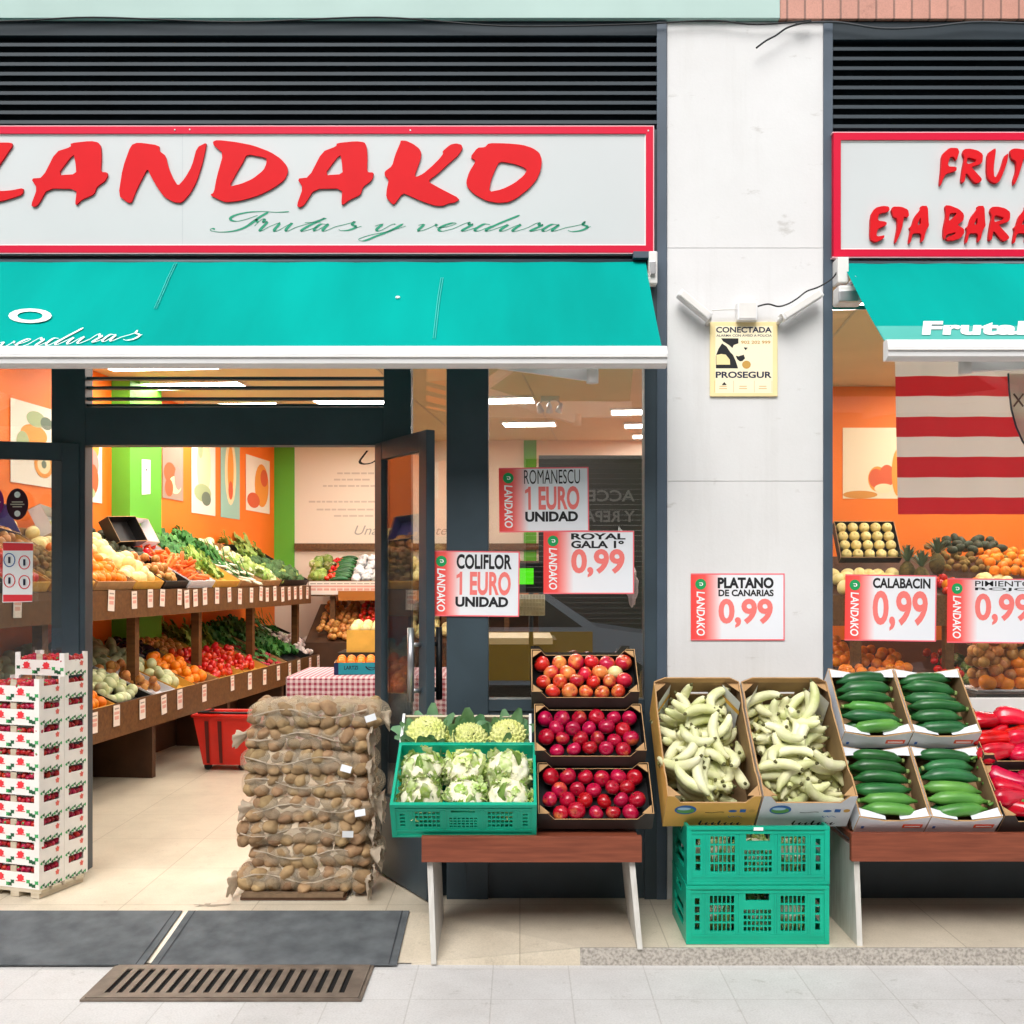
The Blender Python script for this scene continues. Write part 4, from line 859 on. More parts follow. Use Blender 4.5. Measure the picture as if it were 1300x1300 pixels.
def banana_box(px, label, mo, white, glab):
    y0 = -.52; M = tray_mat(X(px, y0), y0, Z(1049, y0), TB)
    t = thing('banana_box', label, 'cardboard box', M=M, group='banana boxes')
    w, d, h = BW, BD, BH; dipf = [(0, 0), (w, 0), (w, h), (w - .03, h - .002), (w - .06, h * .78), (.06, h * .78), (.03, h - .002), (0, h)]
    sd = [(.006, 0), (d - .006, 0), (d - .006, h), (d - .10, h), (d - .14, h * .93), (.14, h * .93), (.1, h), (.006, h)]
    b = open_box(w, d, h, .006, mo, M_cardin, M_card, front=dipf, side=sd, backholes=[(w * .34, w * .66, h * .62, h * .70)])
    b.prism([(0, 0), (w * .12, .03), (w * .88, .03), (w, 0)], (0, d - .006, h), (1, 0, 0), (0, 0, 1), (0, 1, 0), .006, M_card)
    for sx in (0, 1):   # folded corner flaps
        x = w - .008 if sx else .008; k = -1 if sx else 1
        b.add([(x, d - .012, .02), (x + .07 * k, d - .012, .02), (x + .07 * k, d - .012, h), (x, d - .012, h), (x, d - .13, .02), (x, d - .13, h)], [(0, 1, 2, 3)], M_cardin)
        b.add([(x + .068 * k, d - .015, .03), (x + .004 * k, d - .12, .03), (x + .004 * k, d - .12, h - .004), (x + .068 * k, d - .015, h - .004)], [(0, 1, 2, 3)], M_offw if white else M_cardw)
        if not white: b.add([(x + .07 * k, d - .018, h - .06), (x + .002 * k, d - .126, h - .06), (x + .002 * k, d - .126, h - .085), (x + .07 * k, d - .018, h - .085)], [(0, 1, 2, 3)], M_cardy)
    gussets(b, w, d, h, .05, M_card, ((0, 0), (1, 0), (0, 1), (1, 1)))
    b.build('carton', t)
    b = MB(); Y = -.0012; q = lambda x, z: (x, Y, z)
    el = lambda cx, cz, rx, rz, m, yy: b.add([(cx + rx * math.cos(k * .3142), yy, cz + rz * math.sin(k * .3142)) for k in range(20)], [list(range(20))], m)
    el(.085, h * .56, .046, .033, mat('blue_print', '#2d62a8', .5), -.001); el(.085, h * .54, .038, .020, mat('green_print', '#5c9a52', .5), -.0016); el(.078, h * .60, .028, .010, mat('sky_print', '#a9c9e6', .5), -.0022)
    pen(b, [(0, .006), (.03, .008), (.06, .002), (.08, .004)], lambda x, y: Vector((.17 + x, -.001, h * .50 - y)), M_ink, .003, .006)
    el(.285, h * .52, .018, .009, MATS['blue_print'], -.001); b.add([q(.315, h * .48), q(.34, h * .48), q(.34, h * .58), q(.315, h * .58)], [(0, 1, 2, 3)], MATS['blue_print']); el(.366, h * .53, .014, .012, mat('ochre_ink', '#c79a4b'), -.001)
    pen(b, [(0, .0), (.01, .012), (.02, .0), (.03, .01), (.04, .0), (.06, .012)], lambda x, y: Vector((.27 + x, -.001, h * .36 - y)), MATS['blue_print'], .002, .003)
    sx0 = .15
    for i in range(7): pen(b, [(0, .006), (.010, -.018 if i in (0, 3) else -.004), (.006, .010), (.014, .012), (.022, .002)], lambda x, y: Vector((sx0 + i * .027 + x, -.001, h * .12 - y)), M_ink, .003, .008)
    b.build('printed_marks', t)
    n = 0
    for layer, (nx, ny) in enumerate(((3, 5), (3, 5))):
        for j in range(ny):
            for i in range(nx):
                x = .115 + (w - .23) * (i + rnd(-.12, .12)) / (nx - 1); y = .115 + (d - .215) * (j + rnd(-.2, .2)) / (ny - 1); lift = (.06, .13)[layer] + rnd(-.01, .02)
                y = max(.125, y)
                roll = (.5, 1.35, -1.35, 1.2, -1.2)[(i * 2 + j * 3 + layer) % 5]
                MM = M @ TR((x, y, lift), rnd(-.2, .2), 0, rnd(0, 6.28)) @ Matrix.Rotation(roll, 4, 'Y') @ Matrix.Translation((0, -.10, -.06))
                put(hands[(i + j + (1 if white else 0)) % 3], MM, glab, 'hands of bananas in the white box' if white else 'hands of bananas in the yellow box')
banana_box(841, 'yellow printed cardboard box of pale green bananas leaning on the pillar', mat('yellow_print_card', '#e0ac55', .65, var=.06), False, 'hand of pale green bananas in the yellow box')
banana_box(959, 'white printed cardboard box of pale green bananas leaning on the pillar', mat('pale_grey_print_card', '#d4d6db', .6, var=.04), True, 'hand of pale green bananas in the white box')

# --- courgettes
M_zuc = mat('dark_courgette_skin', '#2f7038', .32, c2='#1f5229', vs=30, rand=.22, coat=.2, stretch=(.35, 1, 1)); M_zucl = mat('light_courgette_skin', '#62a044', .32, c2='#458338', vs=30, rand=.2, coat=.2, stretch=(.35, 1, 1))
def courgette(m, ln, r, bend):
    b = MB(); pts = []; rs = []
    for k in range(13):
        q = k / 12; pts.append((-ln / 2 + ln * q, 0, bend * (math.sin(math.pi * q)))); rs.append(r * min(1, (math.sin(math.pi * min(.97, .05 + q)) * 1.9)) ** .55 * (.86 + .14 * math.sin(q * 3)))
    rs[0] = r * .34; rs[1] = r * .42 if m == M_zucl else r * .62; rs[-1] = r * .25
    b.tube(pts, rs, m, 12); b.tube([(-ln / 2 - .012, 0, -.002), (-ln / 2 + .004, 0, 0)], [r * .38, r * .34], mat('courgette_stalk', '#8aa05c', .6), 8)
    return b.build('courgette', cat='courgette')
zucs = [courgette(M_zuc, .240, .030, .016), courgette(M_zuc, .250, .028, .022), courgette(M_zucl, .246, .027, .020)]
TZ = R(46); ZW, ZD, ZH = .298, .36, .118
for r_ in (0, 1):
    for c_ in (0, 1):
        y0 = -.55; M = tray_mat(X(1082, y0) + c_ * .302 + .004, y0 + r_ * .20, Z(1056, y0) + r_ * .325, TZ)
        lab = ('white box of courgettes on the bench beside the bananas', 'white box of courgettes on the bench beside the peppers', 'white box of dark courgettes stacked above, next to the pillar', 'white box of mixed courgettes stacked above, below the PIMIENTO sign')[r_ * 2 + c_]
        t = thing('courgette_box', lab, 'cardboard box', M=M, group='white courgette boxes'); w, d, h = ZW, ZD, ZH
        f = [(0, 0), (w, 0), (w, h), (w * .62, h * .72), (w * .38, h * .72), (0, h)]
        b = open_box(w, d, h, .006, M_cardw, M_cardin, M_card, front=f, back=f)
        for yy, kk in ((.006, 1), (d - .006, -1)):   # folded white flaps along the ends
            for sx in (0, 1):
                x0, x1 = (0, w * .40) if not sx else (w, w * .60)
                b.add([(x0, yy, h + .001), (x1, yy, h * .76), (x1, yy + .02 * kk, h * .74), (x0, yy + .045 * kk, h - .004)], [(0, 1, 2, 3)], M_cardw)
        b.build('carton', t)
        b = MB()
        b.box(w * .66, w * .94, -.0014, -.0006, h * .30, h * .52, mat('orange_red_print', '#e2572f', .5)); b.box(w * .69, w * .91, -.0020, -.0015, h * .37, h * .42, M_lettw); b.box(w * .08, w * .12, -.0014, -.0006, h * .25, h * .4, mat('blue_print', '#2d62a8')); b.build('printed_mark', t)
        n = 6
        for i in range(n):
            pz = zucs[(2 if (r_ + c_ == 1 and i in (0, 2)) or (r_ == 0 and i < 2) else i % 2)]
            MM = M @ TR((w / 2 + rnd(-.012, .012), .052 + i * .0535, .072 + rnd(-.004, .012)), rnd(-.3, .6), rnd(-.04, .04), rnd(-.11, .11) + (math.pi if rnd(0, 1) > .5 else 0), rnd(.98, 1.06)) @ Matrix.Diagonal((rnd(.88, 1.05), rnd(.9, 1.1), rnd(.9, 1.1), 1))
            put(pz, MM, ('courgette in the box nearest the bananas', 'courgette in the box beside the peppers', 'courgette in the upper box next to the pillar', 'courgette in the upper box under the PIMIENTO sign')[r_ * 2 + c_], 'courgettes, box %s' % ('one', 'two', 'three', 'four')[r_ * 2 + c_])
        for i in range(3):
            put(zucs[i % 2], M @ TR((w / 2, .08 + i * .1, .034), 0, 0, rnd(-.05, .05)), ('courgette in the box nearest the bananas', 'courgette in the box beside the peppers', 'courgette in the upper box next to the pillar', 'courgette in the upper box under the PIMIENTO sign')[r_ * 2 + c_], 'courgettes, box %s' % ('one', 'two', 'three', 'four')[r_ * 2 + c_])
b = MB(); [b.box(0, .6, .02, .34, -.03, -.007, M_shelfd, T=tray_mat(X(1082, -.55), -.55 + k * .20, Z(1056, -.55) + k * .325, TZ)) for k in (0, 1)]; [b.box(x, x + .04, 0, .03, .46, .9, M_shelfd, T=TR((X(1082, -.55), -.07, 0))) for x in (.02, .50)]; b.build('sloping_rack', label='dark sloping rack behind the courgette boxes', cat='rack')
# --- red peppers
M_pep = mat('red_pepper_skin', '#d8102a', .18, c2='#a80820', vs=18, rand=.15, coat=.5)
def pepper(seed, ln):
    b = MB(); pts = []; rs = []
    for k in range(12):
        q = k / 11; pts.append((-ln / 2 + ln * q, .012 * math.sin(q * 4 + seed), .01 * math.sin(q * 3 + seed * 2))); rs.append((.044 - .022 * q) * min(1, (q + .12) * 3.2) ** .6 * (1 if q < .9 else .75))
    rs[-1] = .006; rs[0] = .016
    b.tube(pts, rs, M_pep, 14)
    for v in range(len(b.v)):
        p = b.v[v]; c = math.atan2(p.z, p.y); b.v[v] = Vector((p.x, p.y * (1 + .14 * math.cos(3 * c + seed)), p.z * (1 + .14 * math.cos(3 * c + seed))))
    b.tube([(-ln / 2 - .035, .004, .008), (-ln / 2 - .01, 0, 0), (-ln / 2 + .008, 0, 0)], [.006, .006, .014], mat('green_stalk', '#4c7a2c', .5), 8)
    return b.build('red_pepper', cat='pepper')
peps = [pepper(0, .19), pepper(1.7, .21)]
for k in (0, 1):
    y0 = -.55; M = tray_mat(X(1266, y0) - .012 * k, y0 + k * .17, Z(1056, y0) + k * .225, R(41))
    black_tray(M, .46, .275, .115, ('black cardboard tray of red peppers resting on the bench', 'black cardboard tray of red peppers above the other pepper tray')[k], 'black trays of peppers')
    for j in range(4):
        for i in range(3):
            put(peps[(i + j) % 2], M @ TR((.10 + i * .13 + rnd(-.02, .02), .055 + j * .055, .062 + .022 * (j % 2) + rnd(0, .015)), rnd(0, 6), rnd(-.2, .2), rnd(-.5, .5) + (math.pi if i == 2 else 0), rnd(.95, 1.1)), ('red pepper in the lower black tray on the bench', 'red pepper in the upper black tray')[k], ('red peppers in the lower tray', 'red peppers in the upper tray')[k])
b = MB(); b.box(X(1229, -.08), 2.75, -.085, -.07, Z(934, -.08), Z(886, -.08), M_offw, bev=.003); b.build('backboard', label='plain off-white board standing behind the upper pepper tray', cat='board')

# ================================================================ green folding crates
def green_crate(name, label, M, w=.6, d=.4, h=.245, group='green folding crates', lip=True):
    t = thing(name, label, 'crate', M=M, group=group); tk = .012
    def slots(wd, zones, z0, z1):
        hs = []
        for a, c in zones:
            n = int((c - a) / .0155); st = (c - a) / n
            zr = 4; zs = (z1 - z0) / zr
            for i in range(n):
                for j in range(zr):
                    hs.append((a + i * st + .0022, a + (i + 1) * st - .0022, z0 + j * zs + .003, z0 + (j + 1) * zs - .003))
        return hs
    hl = slots(w, ((.098, .205), (w - .205, w - .098)), .05, h - .04) + slots(w, ((.24, .36),), .05, h * .60) + [(.25, .35, h * .74, h * .87)] + slots(w, ((.035, .06), (w - .06, w - .035)), .055, h - .05)
    for o, ax, an, wd in (((0, .004, 0), (1, 0, 0), (0, 1, 0), w), ((0, d - .004 - tk, 0), (1, 0, 0), (0, 1, 0), w)):
        b = MB(); b.gridwall(o, ax, (0, 0, 1), an, wd, h, tk, hl, M_green)
        if o[1] < .1:
            for z0, z1, pr in ((0, .012, .004), (.030, .040, .003), (h - .032, h - .022, .003), (h - .014, h + .001, .006)): b.box(0, wd, o[1] - pr, o[1] - .0005, z0, z1, M_green)
            for x in (.075, .085, .215, .225, .375, .385, wd - .085, wd - .075): b.box(x - .004, x + .004, o[1] - .003, o[1] - .0005, .041, h - .034, M_green)
            for x in (0, wd - .02): b.box(x, x + .02, o[1] - .005, o[1] - .0005, .013, h - .015, M_green)
        else: b.box(0, wd, o[1] + tk + .0005, o[1] + tk + .006, h - .014, h + .001, M_green)
        b.build('long_wall', t)
    for o in ((.0005, .017, 0), (w - .0005 - tk, .017, 0)):
        b = MB(); b.gridwall(o, (0, 1, 0), (0, 0, 1), (1, 0, 0), d - .034, h, tk, [(.06, .30, .05, .09), (.06, .30, .10, .14), (.12, .25, h * .74, h * .87)] if d > .33 else [], M_green); b.build('end_wall', t)
    b = MB(); b.gridwall((.013, .017, .003), (1, 0, 0), (0, 1, 0), (0, 0, 1), w - .026, d - .034, .008, [(x, x + .05, y, y + .03) for x in (.05, .13, .21, .29, .37, .45) for y in (.05, .11, .17, .23, .29)], M_green); b.build('floor_grid', t)
    b = MB(); b.box(.28, .32, -.003, -.0012, h * .93, h * .985, M_lettw) if lip else None
    if lip: b.build('white_mark', t)
    return t
CGY = -.625; cgx = X(871, CGY)
green_crate('folding_crate', 'green plastic folding crate standing on the ledge, lower of the pair', TR((cgx, CGY, .002)), lip=False)
green_crate('folding_crate', 'green plastic folding crate stacked on another, under the banana boxes', TR((cgx + .004, CGY + .004, .250), 0, 0, .006))
TC = R(30); Mc = tray_mat(X(498, -.62), -.62, Z(1063, -.62), TC)
green_crate('folding_crate', 'open green plastic crate of cauliflowers tilted on the bench', Mc, h=.18, w=.605, lip=False)

# cauliflowers and romanescos
M_caul = mat('cauliflower_curd', '#f1ecd6', .75, c2='#e2dcbc', vs=30, bump=.5, bs=220, rand=.05)
M_cleaf = mat('pale_cauliflower_leaf', '#b2d05f', .5, c2='#e9f2c2', vs=30, thr=(.36, .60), trans=.2, rand=.15); M_cleafd = mat('green_cauliflower_leaf', '#6f9a3f', .5, c2='#9dbb62', vs=16, trans=.2, rand=.15)
M_rom = mat('lime_romanesco', '#dcdc98', .75, c2='#c6cb72', vs=30, rand=.08); M_rleaf = mat('blue_green_leaf', '#4e7d55', .5, c2='#7ba178', vs=14, trans=.15, rand=.15)
def cauliflower(seed):
    t = thing('cauliflower', 'x', 'cauliflower')
    b = MB(); bm = bmesh.new(); bmesh.ops.create_icosphere(bm, subdivisions=4, radius=1)
    vs = []
    for v in bm.verts:
        p = v.co; d = noise.voronoi(p * 3.1 + Vector((seed, 0, 0)))[0][0]; d2 = noise.voronoi(p * 8 + Vector((0, seed, 0)))[0][0]
        k = 1 + .16 * (.35 - d) + .06 * (.3 - d2); vs.append((p.x * .088 * k, p.y * .088 * k, p.z * .062 * k + .03))
    fs = [[v.index for v in f.verts] for f in bm.faces]; bm.free(); b.add(vs, fs, M_caul, True); b.build('head', t)
    b = MB()
    for i in range(46):
        a = i * 2.4 + rnd(-.2, .2); q = rnd(.0, 1); r0 = .070
        b.leaf((math.cos(a) * r0, math.sin(a) * r0, -.035), (math.cos(a) * (.55 - .3 * q), math.sin(a) * (.55 - .3 * q), 1), (-math.cos(a), -math.sin(a), .3), rnd(.06, .125), rnd(.018, .036), M_cleaf if i % 5 else M_cleafd, curl=rnd(-.8, .5), ruf=.5, cup=-.2)
    for i in range(11):   # torn bits folded over the curd
        a = i * 2.4 + seed; r1 = rnd(.045, .085); b.leaf((math.cos(a) * r1, math.sin(a) * r1, .035 + (.085 - r1) * 1.1), (-math.cos(a) * .5 + rnd(-.4, .4), -math.sin(a) * .5 + rnd(-.4, .4), .65), (0, 0, 1), rnd(.045, .085), rnd(.014, .028), M_cleaf, curl=rnd(.2, 1), ruf=.35)
    b.build('leaves', t)
    return t
cauls = [cauliflower(1.3), cauliflower(4.1), cauliflower(7.7)]
for i, (x, y, s_) in enumerate(((.115, .125, 1.05), (.30, .12, 1.02), (.485, .12, 1.03), (.11, .285, 1.06), (.30, .285, 1.10), (.485, .28, 1.16))):
    put(cauls[i % 3], Mc @ TR((x, y, .088), rnd(-.3, .1), rnd(-.25, .25), rnd(0, 6), s_), 'leafy white cauliflower in the tilted green crate', 'cauliflowers in the green crate')
for z in (.0, .25):
    for x in (.14, .31, .47): put(cauls[int(x * 10) % 3], TR((cgx + x, CGY + .13, z + .075), 0, 0, rnd(0, 6), .95), ('cauliflower packed inside the lower closed crate' if z < .1 else 'cauliflower packed inside the upper closed crate'), 'cauliflowers in the closed crates')
def romanesco(seed):
    t = thing('romanesco', 'x', 'romanesco'); b = MB()
    for i in range(150):
        q = (i + .5) / 150; th = math.acos(1 - q * 1.02); a = i * 2.39996; r = .082
        n = Vector((math.sin(th) * math.cos(a), math.sin(th) * math.sin(a), math.cos(th))); p = Vector((n.x * r, n.y * r, n.z * r * .95 + .02 * (1 - q)))
        hgt = .018 * (.45 + .75 * q ** .5); rb = .0165 * (.4 + .75 * q ** .5); ax = (n + Vector((0, 0, .35))).normalized(); e1 = ax.orthogonal().normalized(); e2 = ax.cross(e1)
        base = p - ax * .012; vs = []; K = 8
        for rr, zz in ((rb, 0), (rb * .72, hgt * .35), (rb * .62, hgt * .4), (rb * .34, hgt * .72), (rb * .05, hgt)):
            for k in range(K): vs.append(base + (e1 * math.cos(k * math.tau / K + zz * 30) + e2 * math.sin(k * math.tau / K + zz * 30)) * rr * (1 + .14 * (k % 2)) + ax * zz)
        b.add(vs, [(j * K + k, j * K + (k + 1) % K, (j + 1) * K + (k + 1) % K, (j + 1) * K + k) for j in range(4) for k in range(K)], M_rom, True)
    b.build('head', t); b = MB()
    for i in range(18):
        a = i * 2.4; b.leaf((math.cos(a) * .04, math.sin(a) * .04, -.045), (math.cos(a) * .7, math.sin(a) * .7, rnd(.6, 1.1)), (-math.cos(a), -math.sin(a), .8), rnd(.11, .15), rnd(.024, .038), M_rleaf, curl=rnd(-.3, .5), ruf=.12, cup=.3)
    b.build('leaves', t)
    return t
roms = [romanesco(0), romanesco(1)]
wy = -.30; Mr = tray_mat(X(506, wy), wy, Z(1000, wy), R(40))
t = thing('wooden_crate', 'pale wooden crate of romanesco behind the green crate', 'crate', M=Mr)
w, d, h = .60, .33, .13; b = MB()
b.box(0, .012, 0, d, 0, h, M_white); b.box(w - .012, w, 0, d, 0, h, M_white); b.build('end_board', t)
b = MB(); b.box(.0125, w - .0125, d - .012, d, .004, h - .01, M_pine); b.build('back_board', t)
b = MB(); b.box(.0125, w - .0125, 0, d - .0125, .0, .01, M_pine); b.build('floor_board', t)
b = MB(); b.box(.0125, w - .0125, 0, .01, .0105, h - .05, M_pine); b.build('front_board', t)
for i, (x, y, s_) in enumerate(((.12, .225, 1.25), (.31, .20, 1.15), (.49, .22, 1.15), (.12, .08, 1.15), (.30, .06, 1.0), (.50, .07, 1.1))):
    put(roms[i % 2], Mr @ TR((x, y, .06), rnd(-.3, .3), rnd(-.25, .25), rnd(0, 6), s_), 'lime green romanesco in the pale wooden crate', 'romanescos in the wooden crate')
# ================================================================ stacked strawberry crates by the door
M_strawb = mat('strawberry_skin', '#b8142a', .3, c2='#8d0c20', vs=60, rand=.25, bump=.3, bs=400)
M_prr, M_prg, M_prd = mat('red_print', '#e4363f', .6), mat('leaf_print', '#3fa45c', .6), mat('dark_leaf_print', '#1f5a39', .6)
M_cw = mat('white_printed_card', '#ece7e2', .6, var=.03, vs=20)
sb = MB(); sb.lathe([(.0005, -.019), (.008, -.015), (.014, -.004), (.0165, .006), (.013, .014), (.004, .017)], M_strawb, 10); sb.lathe([(.009, .0145), (.002, .019)], M_prg, 6); straw = sb.build('strawberry', cat='strawberry')
FX = Vector((.9537, -.3007, 0)); FY = Vector((.3007, .9537, 0)); CW_, CD_, CH_ = .30, .168, .112
def straw_crate():
    t = thing('strawberry_crate', 'x', 'crate'); w, d, h = CW_, CD_ - .003, CH_; bh = .076; b = MB(); q = .005
    b.box(0, w, 0, q, 0, bh, M_cw); b.box(0, w, d - q, d, 0, bh, M_cw); b.box(0, q, q, d - q, 0, bh, M_cw); b.box(w - q, w, q, d - q, 0, bh, M_cw)
    b.box(q, w - q, q, d - q, .002, .006, M_cw)
    for x0, x1 in ((0, .03), (w - .03, w)):
        b.box(x0, x1, .0, q, bh + .0002, h, M_cw); b.box(x0, x1, d - q, d, bh + .0002, h, M_cw)
    for y0, y1 in ((q, .03), (d - .03, d - q)):
        b.box(0, q, y0, y1, bh + .0002, h, M_cw); b.box(w - q, w, y0, y1, bh + .0002, h, M_cw)
    b.box(.130, .165, .0, q, bh + .0002, h - .006, M_pine)
    b.build('carton', t); b = MB()
    def blob(cx, cz, r, m, n=9, jag=.3, yy=-.0012):
        b.add([(cx + r * (1 + jag * ((k % 2) - .5)) * math.cos(k * math.tau / n), yy, cz + r * .8 * (1 + jag * ((k % 2) - .5)) * math.sin(k * math.tau / n)) for k in range(n)], [list(range(n))], m)
    for cx in (.07, .19): blob(cx, .050, .021, M_prr, 14); b.add([(cx - .028, -.0013, .032), (cx + .028, -.0013, .032), (cx + .028, -.0013, .036), (cx - .028, -.0013, .036)], [(0, 1, 2, 3)], M_prr)
    for cx in (.020, .115, .128, .142, .235, .25, .268, .285): blob(cx, .026 + .012 * math.sin(cx * 90), .0125, M_prg if int(cx * 1000) % 2 else M_prd, 8, .5)
    def blobs(cy, cz, r, m, n=9, jag=.4):
        b.add([(w + .0012, cy + r * (1 + jag * ((k % 2) - .5)) * math.cos(k * math.tau / n), cz + r * (1 + jag * ((k % 2) - .5)) * math.sin(k * math.tau / n)) for k in range(n)], [list(range(n))], m)
    blobs(.120, .056, .013, mat('faded_red_print', '#e0685c', .6), 11)
    for i in range(10): blobs(.014 + i * .0145, .010 + .007 * math.sin(i * 2.1), .008, M_prd if i % 3 else M_prg, 6, .5)
    b.build('printed_marks', t)
    return t
sc = straw_crate()
Cn = Vector((X(51, .0), -.01, 0))     # front corner next to the entrance
def stackM(k, back): o = Cn - FX * CW_ + FY * (CD_ * back) + Vector((0, 0, .045 + k * CH_)); return Matrix(((FX.x, FY.x, 0, o.x), (FX.y, FY.y, 0, o.y), (0, 0, 1, o.z), (0, 0, 0, 1)))
ordn = ['bottom', 'second', 'third', 'fourth', 'fifth', 'sixth', 'seventh', 'eighth', 'ninth', 'tenth', 'eleventh']
for back, N_ in ((0, 9), (1, 10)):
    st = 'stack nearer the mats' if not back else 'taller stack behind'
    for k in range(N_):
        M = stackM(k, back); top = k == N_ - 1
        put(sc, M, 'white strawberry crate with red print, %s of the %s' % ('topmost' if top else ordn[k] + ' from the floor', st), 'stacked white strawberry crates')
        g = 'strawberries in the open top crates' if top else 'strawberries showing through the crate gaps'
        lab = ('strawberry in the open top crate of the ' + st) if top else 'strawberry showing through the gap of a stacked crate'
        pts = [(x, y) for x in [.02 + .029 * i for i in range(10)] for y in ([.02, .05, .08, .11, .14] if top else [.02])] if (top or not back) else []
        pts += [] if top else [(CW_ - .022, y) for y in (.045, .075, .105, .135)]
        for x, y in pts: put(straw, M @ TR((x + rnd(-.004, .004), y + rnd(-.004, .004), (.078 if top else .085) + rnd(-.005, .008))) @ rrot(), lab, g)
    M = stackM(0, back)
b = MB(); M = stackM(0, 0) @ Matrix.Translation((0, 0, -.045))
for y in (.0, .08, .16, .24): b.box(-.02, CW_ + .012, y, y + .055, .028, .044, M_pine, T=M)
for x in (0, .13, CW_ - .05): b.box(x, x + .05, .0, .30, .003, .028, M_pine, T=M)
b.build('pallet', label='small wooden pallet under the strawberry crates', cat='pallet')

# ================================================================ potato sacks
M_pot = mat('potato_skin', '#a98c66', .82, c2='#84684a', vs=22, rand=.18, bump=.25, bs=150)
M_net = net_mat('beige_net', '#c9b99f', .075, 70); M_netc = mat('gathered_net', '#cbbba6', .75, var=.12, vs=30, trans=.3)
pots = []
for s_ in range(4):
    b = MB(); b.ball((0, 0, 0), rnd(.036, .046), rnd(.029, .034), rnd(.026, .031), M_pot, 3, .22, 5, seed=s_ * 3.1); pots.append(b)
PY0 = .17; sackx, sackw = X(398, PY0), .64
potm = []
for q in pots:
    me = bpy.data.meshes.new('potato'); me.from_pydata([tuple(v) for v in q.v], [], q.f); me.materials.append(M_pot); me.polygons.foreach_set('use_smooth', q.sm); potm.append(me)
ordp = ['lowest', 'second', 'third', 'fourth', 'fifth', 'sixth', 'seventh', 'topmost']
for k in range(8):
    th = .112; z = .035 + k * th + th / 2; ox = rnd(-.032, .032); oy = rnd(-.02, .02) + .01 * k * .4; a = rnd(-.09, .09)
    t = thing('potato_sack', 'net sack of brown potatoes, %s' % ('lowest of the pile, on a wooden board' if k == 0 else 'topmost of the pile by the entrance' if k == 7 else ordp[k] + ' from the floor in the pile'), 'potato sack', (sackx + ox, PY0 + oy, z), (0, rnd(-.02, .02) + (.03 if k == 7 else 0), a), 'net sacks of potatoes')
    hw, hd, hh = sackw / 2 * rnd(.96, 1.03), .185, .068
    n = 0
    for iz in (-1, 1):
        for ix in range(9):
            for iy in (-1, 0):
                if iy == 0 and (ix % 3 or iz < 0 and k): continue
                x = -hw + .05 + ix * (2 * hw - .10) / 8; edge = 1 - .28 * (abs(x) / hw) ** 4
                o = bpy.data.objects.new('potato', potm[(ix + k + iz) % 4]); C.objects.link(o); o.parent = t
                o.matrix_local = TR((x + rnd(-.016, .016), (-hd * .82 * edge if iy else -.02) + rnd(-.016, .012), iz * .030 * (1 - .30 * (x / hw) ** 2) - .012 * (x / hw) ** 2 + rnd(-.008, .008)), rnd(-.5, .5), rnd(-.7, .7), rnd(0, 6), rnd(.9, 1.22)); n += 1
    for iy in (-.08, .02, .11):
        for iz in (-1, 1):
            o = bpy.data.objects.new('potato', potm[(k + iz) % 4]); C.objects.link(o); o.parent = t
            o.matrix_local = TR((hw * .82, iy, iz * .026), rnd(0, 6), rnd(0, 6), 0, rnd(.95, 1.2))
    if k == 7:
        for ix in range(8):
            for iy in (0, 1):
                o = bpy.data.objects.new('potato', potm[(ix + iy) % 4]); C.objects.link(o); o.parent = t
                o.matrix_local = TR((-hw + .06 + ix * .073, .0 + iy * .09, .03), rnd(0, 6), 0, rnd(0, 6), 1.1)
    b = MB(); vs = []; fs = []; U, V_ = 40, 22
    for i in range(U + 1):
        for j in range(V_):
            u = -1 + 2 * i / U; ph = 2 * math.pi * j / V_; cs, sn = math.cos(ph), math.sin(ph); sq = (abs(cs) ** 3 + abs(sn) ** 3) ** (-1 / 3)
            pr = max(0, 1 - abs(u) ** 5) ** .5; pr = .12 + .88 * pr; wv = 1 + .10 * noise.noise(Vector((u * 7 + k * 5, cs * 2.5, sn * 2.5)))
            x = u * hw * (1.06 if u < 0 else 1.1) ; sag = -.012 * abs(u) ** 3
            vs.append((x, cs * sq * (hd + .006) * pr * wv, sn * sq * (hh + .004) * pr * wv + sag))
    for i in range(U):
        for j in range(V_): fs.append((i * V_ + j, i * V_ + (j + 1) % V_, (i + 1) * V_ + (j + 1) % V_, (i + 1) * V_ + j))
    b.add(vs, fs, M_net, True); b.build('net', t)
    b = MB()   # gathered ends: ruffled cuffs of net
    for sgn in (1, -1):
        if sgn < 0 and k % 3: continue
        ring = 26; vs = []; fs = []; y_c = rnd(-.16, -.06); bend = rnd(.3, 1.1); fat = rnd(.7, 1.25)
        for i in range(5):
            for j in range(ring):
                ph = 2 * math.pi * j / ring; r = .018 + .052 * (i / 4) ** 1.2 * (1 if sgn > 0 else .8); r *= 1 + .28 * math.sin(ph * 5 + k * 2 + i * .5) * (i / 4)
                r *= fat * (1 + .3 * noise.noise(Vector((ph * 2, i * .8, k * 3.3)))); vs.append((sgn * (hw * .98 + .014 * i * (1.2 - bend * .5) - .02) + .012 * noise.noise(Vector((ph * 3, i, k))), y_c + math.cos(ph) * r * 1.1 - .022 * i * bend, math.sin(ph) * r * .75 + .015 * math.sin(k * 2.3) - .006 * i))
        for i in range(4):
            for j in range(ring): fs.append((i * ring + j, i * ring + (j + 1) % ring, (i + 1) * ring + (j + 1) % ring, (i + 1) * ring + j))
        b.add(vs, fs, M_netc, True)
    # folded seam of net across the front
    pts = [(-hw + .04 + .06 * i, -hd - .008 + .004 * math.sin(i * 2 + k), .012 + .022 * math.sin(i * .9 + k * 1.7)) for i in range(int((2 * hw - .05) / .06))]
    b.tube(pts, [.0015 + .0009 * math.sin(i * 2.2 + k) for i in range(len(pts))], M_netc, 6, sq=2.2); b.build('gathered_cuff', t)
